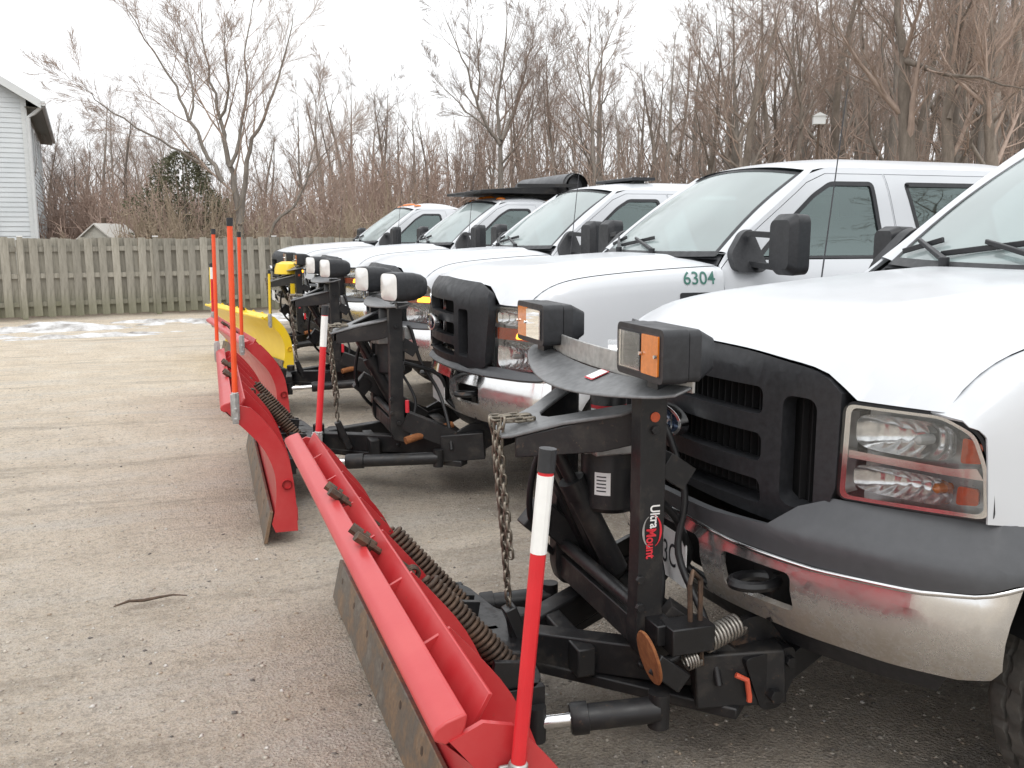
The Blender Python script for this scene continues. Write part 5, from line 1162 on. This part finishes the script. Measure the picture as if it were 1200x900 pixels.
# --- variants for the wood: 10 m tall
VAR = []
for k in range(7):
    tb = TreeB(100 + k); tall = k % 2 == 0
    H = 10; r0 = (.17 if k in (0, 4) else .13) if tall else .11; pts = [Vector((0, 0, -.2))]; d = Vector((0, 0, 1)); fork = .8 if tall else .45
    for i in range(8): d = (d + Vector((tb.r.gauss(0, .06), tb.r.gauss(0, .06), .15))).normalized(); pts.append(pts[-1] + d * H * (.85 if tall else .6) / 8)
    rads = [r0 * (1.25 if i == 0 else 1 - .97 * i / 8) for i in range(9)]; tb.tube(pts, rads, 8, 0)
    tb.kids(pts, rads, H * (.42 if tall else .55), 0, 4, .30, .13, (5, 7), 2, .30 if tall else .38)
    VAR.append(tb.meshes('tree', 'bark_grey' if k % 3 else 'bark_brown', 'bark_twig'))
# --- the spreading tree that leans over the fence, limbs laid out from the photograph
def limb_tree(name, label, D, limbs, seed, mats, spread=1.0, kids=(4, 6), maxlev=3):
    tb = TreeB(seed); base = az_point(limbs[0][0][0], D)
    for px, r0, dep in [(l[0], l[1], l[2]) if False else (l[:-2], l[-2], l[-1]) for l in limbs]:
        n = len(px); pts = []
        for i, (x, y) in enumerate(px):
            p = at_depth(x, y, D + dep * (i / max(1, n - 1)) * spread)
            if i == 0 and y > 268: p.z = min(p.z, -.1) if y > 274 else p.z
            pts.append(p - base)
        fine = []
        for i in range(n - 1):
            for q in range(3): fine.append(pts[i].lerp(pts[i + 1], q / 3) + Vector((tb.r.gauss(0, .025), tb.r.gauss(0, .025), tb.r.gauss(0, .02))))
        fine.append(pts[-1]); N = len(fine) - 1; rads = [max(.004, .72 * r0 * (1 - .97 * (i / N) ** .85)) for i in range(N + 1)]; tb.tube(fine, rads, 7, 0)
        L = sum((fine[i + 1] - fine[i]).length for i in range(N)); tb.kids(fine, rads, L * .66, 1, 1 + maxlev, .30, .12, (kids[0] + 4, kids[1] + 5), 2, .20)
    return tree_obj(name, label, base, tb.meshes(name, *mats))
limb_tree('spreading_tree', 'bare spreading tree with forked dark trunk leaning over the fence behind the orange markers', 24.0, [
    [(281, 276), (280, 245), (272, 205), (263, 165), (258, 140), (247, 95), (238, 45), (232, -20), .15, .6],
    [(283, 262), (287, 215), (291, 175), (308, 140), (326, 90), (340, 40), (349, 5), .11, -.8],
    [(262, 215), (244, 185), (222, 140), (205, 100), (180, 60), (150, 10), (135, -30), .085, 1.2],
    [(232, 190), (200, 172), (160, 148), (122, 122), (100, 105), (75, 85), .05, -1.0],
    [(272, 195), (283, 150), (290, 105), (288, 60), (296, 10), (300, -30), .07, 1.0],
    [(258, 142), (268, 100), (262, 55), (272, 5), .055, -1.2],
    [(288, 278), (320, 262), (348, 238), (362, 205), (385, 175), (402, 152), .075, -.8],
    [(360, 208), (368, 165), (372, 120), (380, 75), .04, .4],
    [(222, 140), (226, 95), (214, 45), (205, 0), .045, .7]], 21, ('bark_grey', 'bark_twig'), kids=(5, 7))
limb_tree('tall_forked_tree', 'tall pale bare tree fanning out from a low fork above the black roof rack', 30.0, [
    [(589, 276), (588, 230), (587, 185), (586, 155), (583, 120), (590, 75), (594, 30), (596, -20), .16, .4],
    [(587, 170), (572, 150), (556, 115), (548, 80), (530, 40), (515, 0), .10, -.9],
    [(588, 165), (603, 130), (612, 95), (622, 55), (633, 5), .09, .9],
    [(572, 150), (545, 130), (522, 105), (500, 70), .05, .8],
    [(589, 190), (612, 165), (626, 130), (640, 90), (655, 55), .055, -.6],
    [(560, 118), (562, 75), (558, 30), (560, -10), .05, .3]], 33, ('bark_grey', 'bark_twig'), kids=(5, 7))
limb_tree('slender_twin_tree', 'slender bare tree with two stems between the fanning tree and the dense wood', 30.0, [
    [(700, 276), (698, 220), (694, 160), (692, 110), (690, 60), (694, 10), .13, .3], [(694, 150), (682, 110), (676, 70), (664, 30), .06, -.5], [(692, 105), (704, 70), (716, 40), (728, 10), .06, .6],
    [(655, 250), (650, 200), (640, 140), (636, 90), (646, 40), .07, .8]], 35, ('bark_grey', 'bark_twig'))
limb_tree('upright_tree', 'upright bare tree with fanned steep limbs beside the white box lamp', 29.0, [
    [(935, 276), (935, 220), (938, 160), (938, 110), (937, 70), (932, 30), (925, -20), .13, .3], [(938, 120), (928, 80), (912, 40), (900, 0), .07, -.6], [(938, 110), (946, 70), (954, 30), (962, -10), .07, .5], [(937, 150), (955, 115), (975, 85), (990, 60), .06, .6], [(937, 90), (941, 40), (945, -10), .05, -.3]], 37, ('bark_brown', 'bark_twig'))
limb_tree('crooked_tree', 'crooked leaning tree with kinked limbs left of the white box lamp', 27.0, [
    [(878, 276), (872, 220), (866, 170), (850, 140), (846, 110), (858, 75), (852, 40), .11, .4], [(866, 165), (885, 130), (893, 95), (885, 60), (898, 30), .07, -.5], [(860, 150), (835, 130), (815, 105), (810, 80), .05, .5]], 38, ('bark_brown', 'bark_twig'))
limb_tree('thick_trunk_tree', 'thick straight trunk rising behind the crew cab roof with one long drooping limb', 25.0, [
    [(1064, 276), (1063, 200), (1061, 120), (1058, 60), (1052, 0), (1046, -60), .40, .2], [(1061, 70), (1085, 80), (1115, 88), (1150, 92), (1190, 102), (1230, 110), .11, -1.4], [(1059, 60), (1040, 25), (1015, 0), .08, .8]], 39, ('bark_brown', 'bark_twig'))
limb_tree('twin_trunk_tree', 'pair of dark trunks standing close together right of the thick straight trunk', 26.0, [
    [(1118, 276), (1112, 200), (1110, 130), (1116, 70), (1112, 10), (1106, -50), .30, .4], [(1163, 276), (1160, 190), (1158, 120), (1164, 60), (1160, -30), .29, -.5], [(1112, 140), (1128, 90), (1140, 40), (1150, -10), .09, .7], [(1160, 150), (1178, 120), (1198, 100), (1225, 92), .06, -.8]], 40, ('bark_brown', 'bark_twig'))
# --- the wood behind: many slender individuals
rng = random.Random(11)
def height_at(px):      # top of the wood as seen in the photograph (pixel row)
    return np.interp(px, [40, 110, 200, 300, 380, 440, 480, 520, 650, 760, 800, 870, 960, 1050, 1250], [140, 110, 125, 150, 100, 65, 90, 105, 20, 25, 30, -25, -60, -120, -140])
WOODS = 'bare trees of the wood behind the trucks'
px = 45.0; cnt = 0
while px < 1260:
    step = rng.uniform(9, 18) if px < 800 else rng.uniform(6, 12)
    D = rng.uniform(38, 60) if px < 480 else rng.uniform(33, 56); top = height_at(px) + rng.uniform(-25, 35)
    H = CAM_H + (274 - top) * D * .95 / CAM_F; k = rng.randrange(len(VAR)); sc = H / 10.0 * (1.05 if k % 2 == 0 else 1.15)
    lab = 'slender bare tree standing in the wood beyond the fence' if px < 480 else 'slender bare tree standing in the wood behind the truck cabs'
    tree_obj('bare_tree', lab, az_point(px, D), VAR[k], rng.uniform(0, 6.28), sc, WOODS, rng.uniform(-.05, .05)); px += step; cnt += 1
# nearer, stouter trunks standing at the right-hand edge of the wood
px = 770.0
while px < 1255:
    D = rng.uniform(26, 33); top = height_at(px) - 30; H = CAM_H + (274 - top) * D * .95 / CAM_F; k = rng.choice((0, 2, 4, 6)); o = tree_obj('bare_tree', 'stout bare tree at the near edge of the wood behind the crew cab roofs', az_point(px, D), VAR[k], rng.uniform(0, 6.28), H / 10.0 * 1.05, WOODS, rng.uniform(-.06, .06))
    o.scale = (o.scale[0] * 1.15, o.scale[1] * 1.15, o.scale[2]); px += rng.uniform(42, 80)
# three trees across the lot, seen only as reflections in the cab windows
for (x, y, k, sc) in ((12.5, -4.5, 1, 1.05), (15.5, -3.0, 3, .95), (10.0, -8.0, 5, 1.0)):
    tree_obj('bare_tree', 'bare tree across the lot mirrored in the cab side windows', (x, y, 0), VAR[k], k, sc, 'trees mirrored in the cab windows')
# --- brush: a thicket nobody could count
def shrub_arrays(seed, H, W_, stems, side):
    r = np.random.default_rng(seed); P = []; Rr = []
    for i in range(stems):
        b = np.array([r.normal(0, W_ * .32), r.normal(0, W_ * .32), -.05]); d = np.array([r.normal(0, .30), r.normal(0, .30), 1.0]); d /= np.linalg.norm(d); L = H * r.uniform(.45, 1.0) ; q = [b]
        for j in range(3): d = d + r.normal(0, .16, 3); d /= np.linalg.norm(d); q.append(q[-1] + d * L / 3)
        r0 = r.uniform(.006, .017); P.append(q); Rr.append([r0 * (1 - .8 * j / 3) for j in range(4)])
        for s_ in range(side):
            j = r.integers(0, 3); p = q[j] + (q[j + 1] - q[j]) * r.random(); d2 = d + r.normal(0, .55, 3); d2 /= np.linalg.norm(d2); l2 = L * r.uniform(.14, .40); q2 = [p]
            for m in range(3): d2 = d2 + r.normal(0, .25, 3) + np.array([0, 0, .06]); d2 /= np.linalg.norm(d2); q2.append(q2[-1] + d2 * l2 / 3)
            P.append(q2); Rr.append([.0048 * (1 - .6 * m / 3) for m in range(4)])
    P = np.array(P); Rr = np.array(Rr); n = len(P); V = np.zeros((n, 4, 3, 3), np.float32)
    dd = np.gradient(P, axis=1); dd /= np.linalg.norm(dd, axis=2, keepdims=True) + 1e-9; ref = np.array([.31, .77, .55]); a = np.cross(dd, ref); a /= np.linalg.norm(a, axis=2, keepdims=True); b = np.cross(dd, a)
    for k in range(3): t = 2 * math.pi * k / 3; V[:, :, k, :] = P + (a * math.cos(t) + b * math.sin(t)) * Rr[:, :, None]
    F = []
    for i in range(3):
        for k in range(3): k2 = (k + 1) % 3; F.append((i * 3 + k, i * 3 + k2, (i + 1) * 3 + k2, (i + 1) * 3 + k))
    F = (np.array(F)[None] + (np.arange(n) * 12)[:, None, None]).reshape(-1, 4); return V.reshape(-1, 3), F
SV = [shrub_arrays(200 + k, 1.0, 1.1, 34, 19) for k in range(4)]
def thicket(name, label, places, mat, seed):
    r = np.random.default_rng(seed); VV = []; FF = []; o = 0
    for (p, H, Wd) in places:
        V, F = SV[r.integers(0, 4)]; a = r.uniform(0, 6.28); c, s_ = math.cos(a), math.sin(a); M = np.array([[c, s_, 0], [-s_, c, 0], [0, 0, 1]])
        VV.append((V * np.array([Wd, Wd, H])) @ M + np.array([p.x, p.y, 0])); FF.append(F + o); o += len(V)
    tag(link(name, np_mesh(name, np.vstack(VV), np.vstack(FF), [mat])), label, 'brush', kind='stuff')
pl = []
for i in range(50):
    px = rng.uniform(64, 520); D = rng.uniform(25 if px > 150 else 32, 46); top = np.interp(px, [40, 150, 300, 400, 460, 520], [190, 185, 200, 165, 140, 165]) + rng.uniform(-10, 45); H = CAM_H + (274 - top) * D * .95 / CAM_F; pl.append((az_point(px, D), H, rng.uniform(1.6, 3.0)))
thicket('thicket', 'reddish brown leafless thicket massed behind the wooden fence', pl, 'twig_red', 1)
pl = []
for i in range(34):
    px = rng.uniform(480, 1240); D = rng.uniform(27, 44); top = rng.uniform(120, 215); H = CAM_H + (274 - top) * D * .95 / CAM_F; pl.append((az_point(px, D), H, rng.uniform(1.6, 3.0)))
thicket('thicket', 'brown leafless undergrowth tangled between the trunks behind the truck cabs', pl, 'bark_twig', 2)
pl = []
for i in range(16):
    px = rng.uniform(165, 470); D = rng.uniform(21.5, 25); H = rng.uniform(1.7, 3.2); pl.append((az_point(px, D), H, rng.uniform(1.0, 1.8)))
thicket('thicket', 'straw coloured bare brambles rising just behind the fence boards', pl, 'twig_tan', 3)
# far side of the wood: more individuals, smaller in the picture
px = 30.0
while px < 1270:
    D = rng.uniform(58, 92); top = height_at(px) * .72 + 274 * .28 + rng.uniform(-25, 40); H = CAM_H + (274 - top) * D * .95 / CAM_F; k = rng.randrange(len(VAR)); sc = H / 10.0 * 1.1
    lab = 'distant slender bare tree deep in the wood beyond the fence' if px < 480 else 'distant slender bare tree deep in the wood behind the truck cabs'
    tree_obj('bare_tree', lab, az_point(px, D), VAR[k], rng.uniform(0, 6.28), sc, WOODS, rng.uniform(-.05, .05)); px += rng.uniform(6, 13)
# dark cedar behind the fence
def build_cedar():
    c = az_point(218, 26.0); k = thing('cedar_tree', 'dark green cedar shrub growing behind the fence left of the spreading tree', 'tree', c); r = np.random.default_rng(9); H, n = 3.5, 9000
    V = []; F = []
    for i in range(n):
        z = H * (1 - math.sqrt(r.random())) ** .9 if False else H * r.random() ** 1.25; w = 1.2 * max(.05, math.sin(math.pi * min(1, .18 + .80 * z / H))) ** .7 * (1 + .18 * math.sin(z * 6 + 1)); a = r.uniform(0, 6.28); lob = 1 + .28 * math.sin(a * 3 + z * 2); rad = w * lob * math.sqrt(r.uniform(.25, 1)); p = np.array([rad * math.cos(a), rad * math.sin(a), z + .1])
        d = np.array([math.cos(a), math.sin(a), r.normal(.5, .5)]) + r.normal(0, .6, 3); d /= np.linalg.norm(d); s_ = np.cross(d, r.normal(0, 1, 3)); s_ /= np.linalg.norm(s_); l = r.uniform(.06, .14); wd = r.uniform(.012, .028); o = len(V)
        V += [p - s_ * wd, p + s_ * wd, p + d * l]; F.append((o, o + 1, o + 2))
    t = NT('cedar_green'); q = t.noise(t.coord(), 4, 4); t.set(color=t.ramp(q, [(.3, (.075, .078, .045)), (.7, (.15, .15, .088))]), rough=.8); MATS['cedar_green'] = t.m
    link('crown', np_mesh('crown', np.array(V), np.array(F), ['cedar_green']), k); MB().tube([(0, 0, -.1), (.03, 0, 1.5), (0, .02, 3.4)], [.08, .05, .01], 7).build('trunk', 'bark_brown', k)
build_cedar()
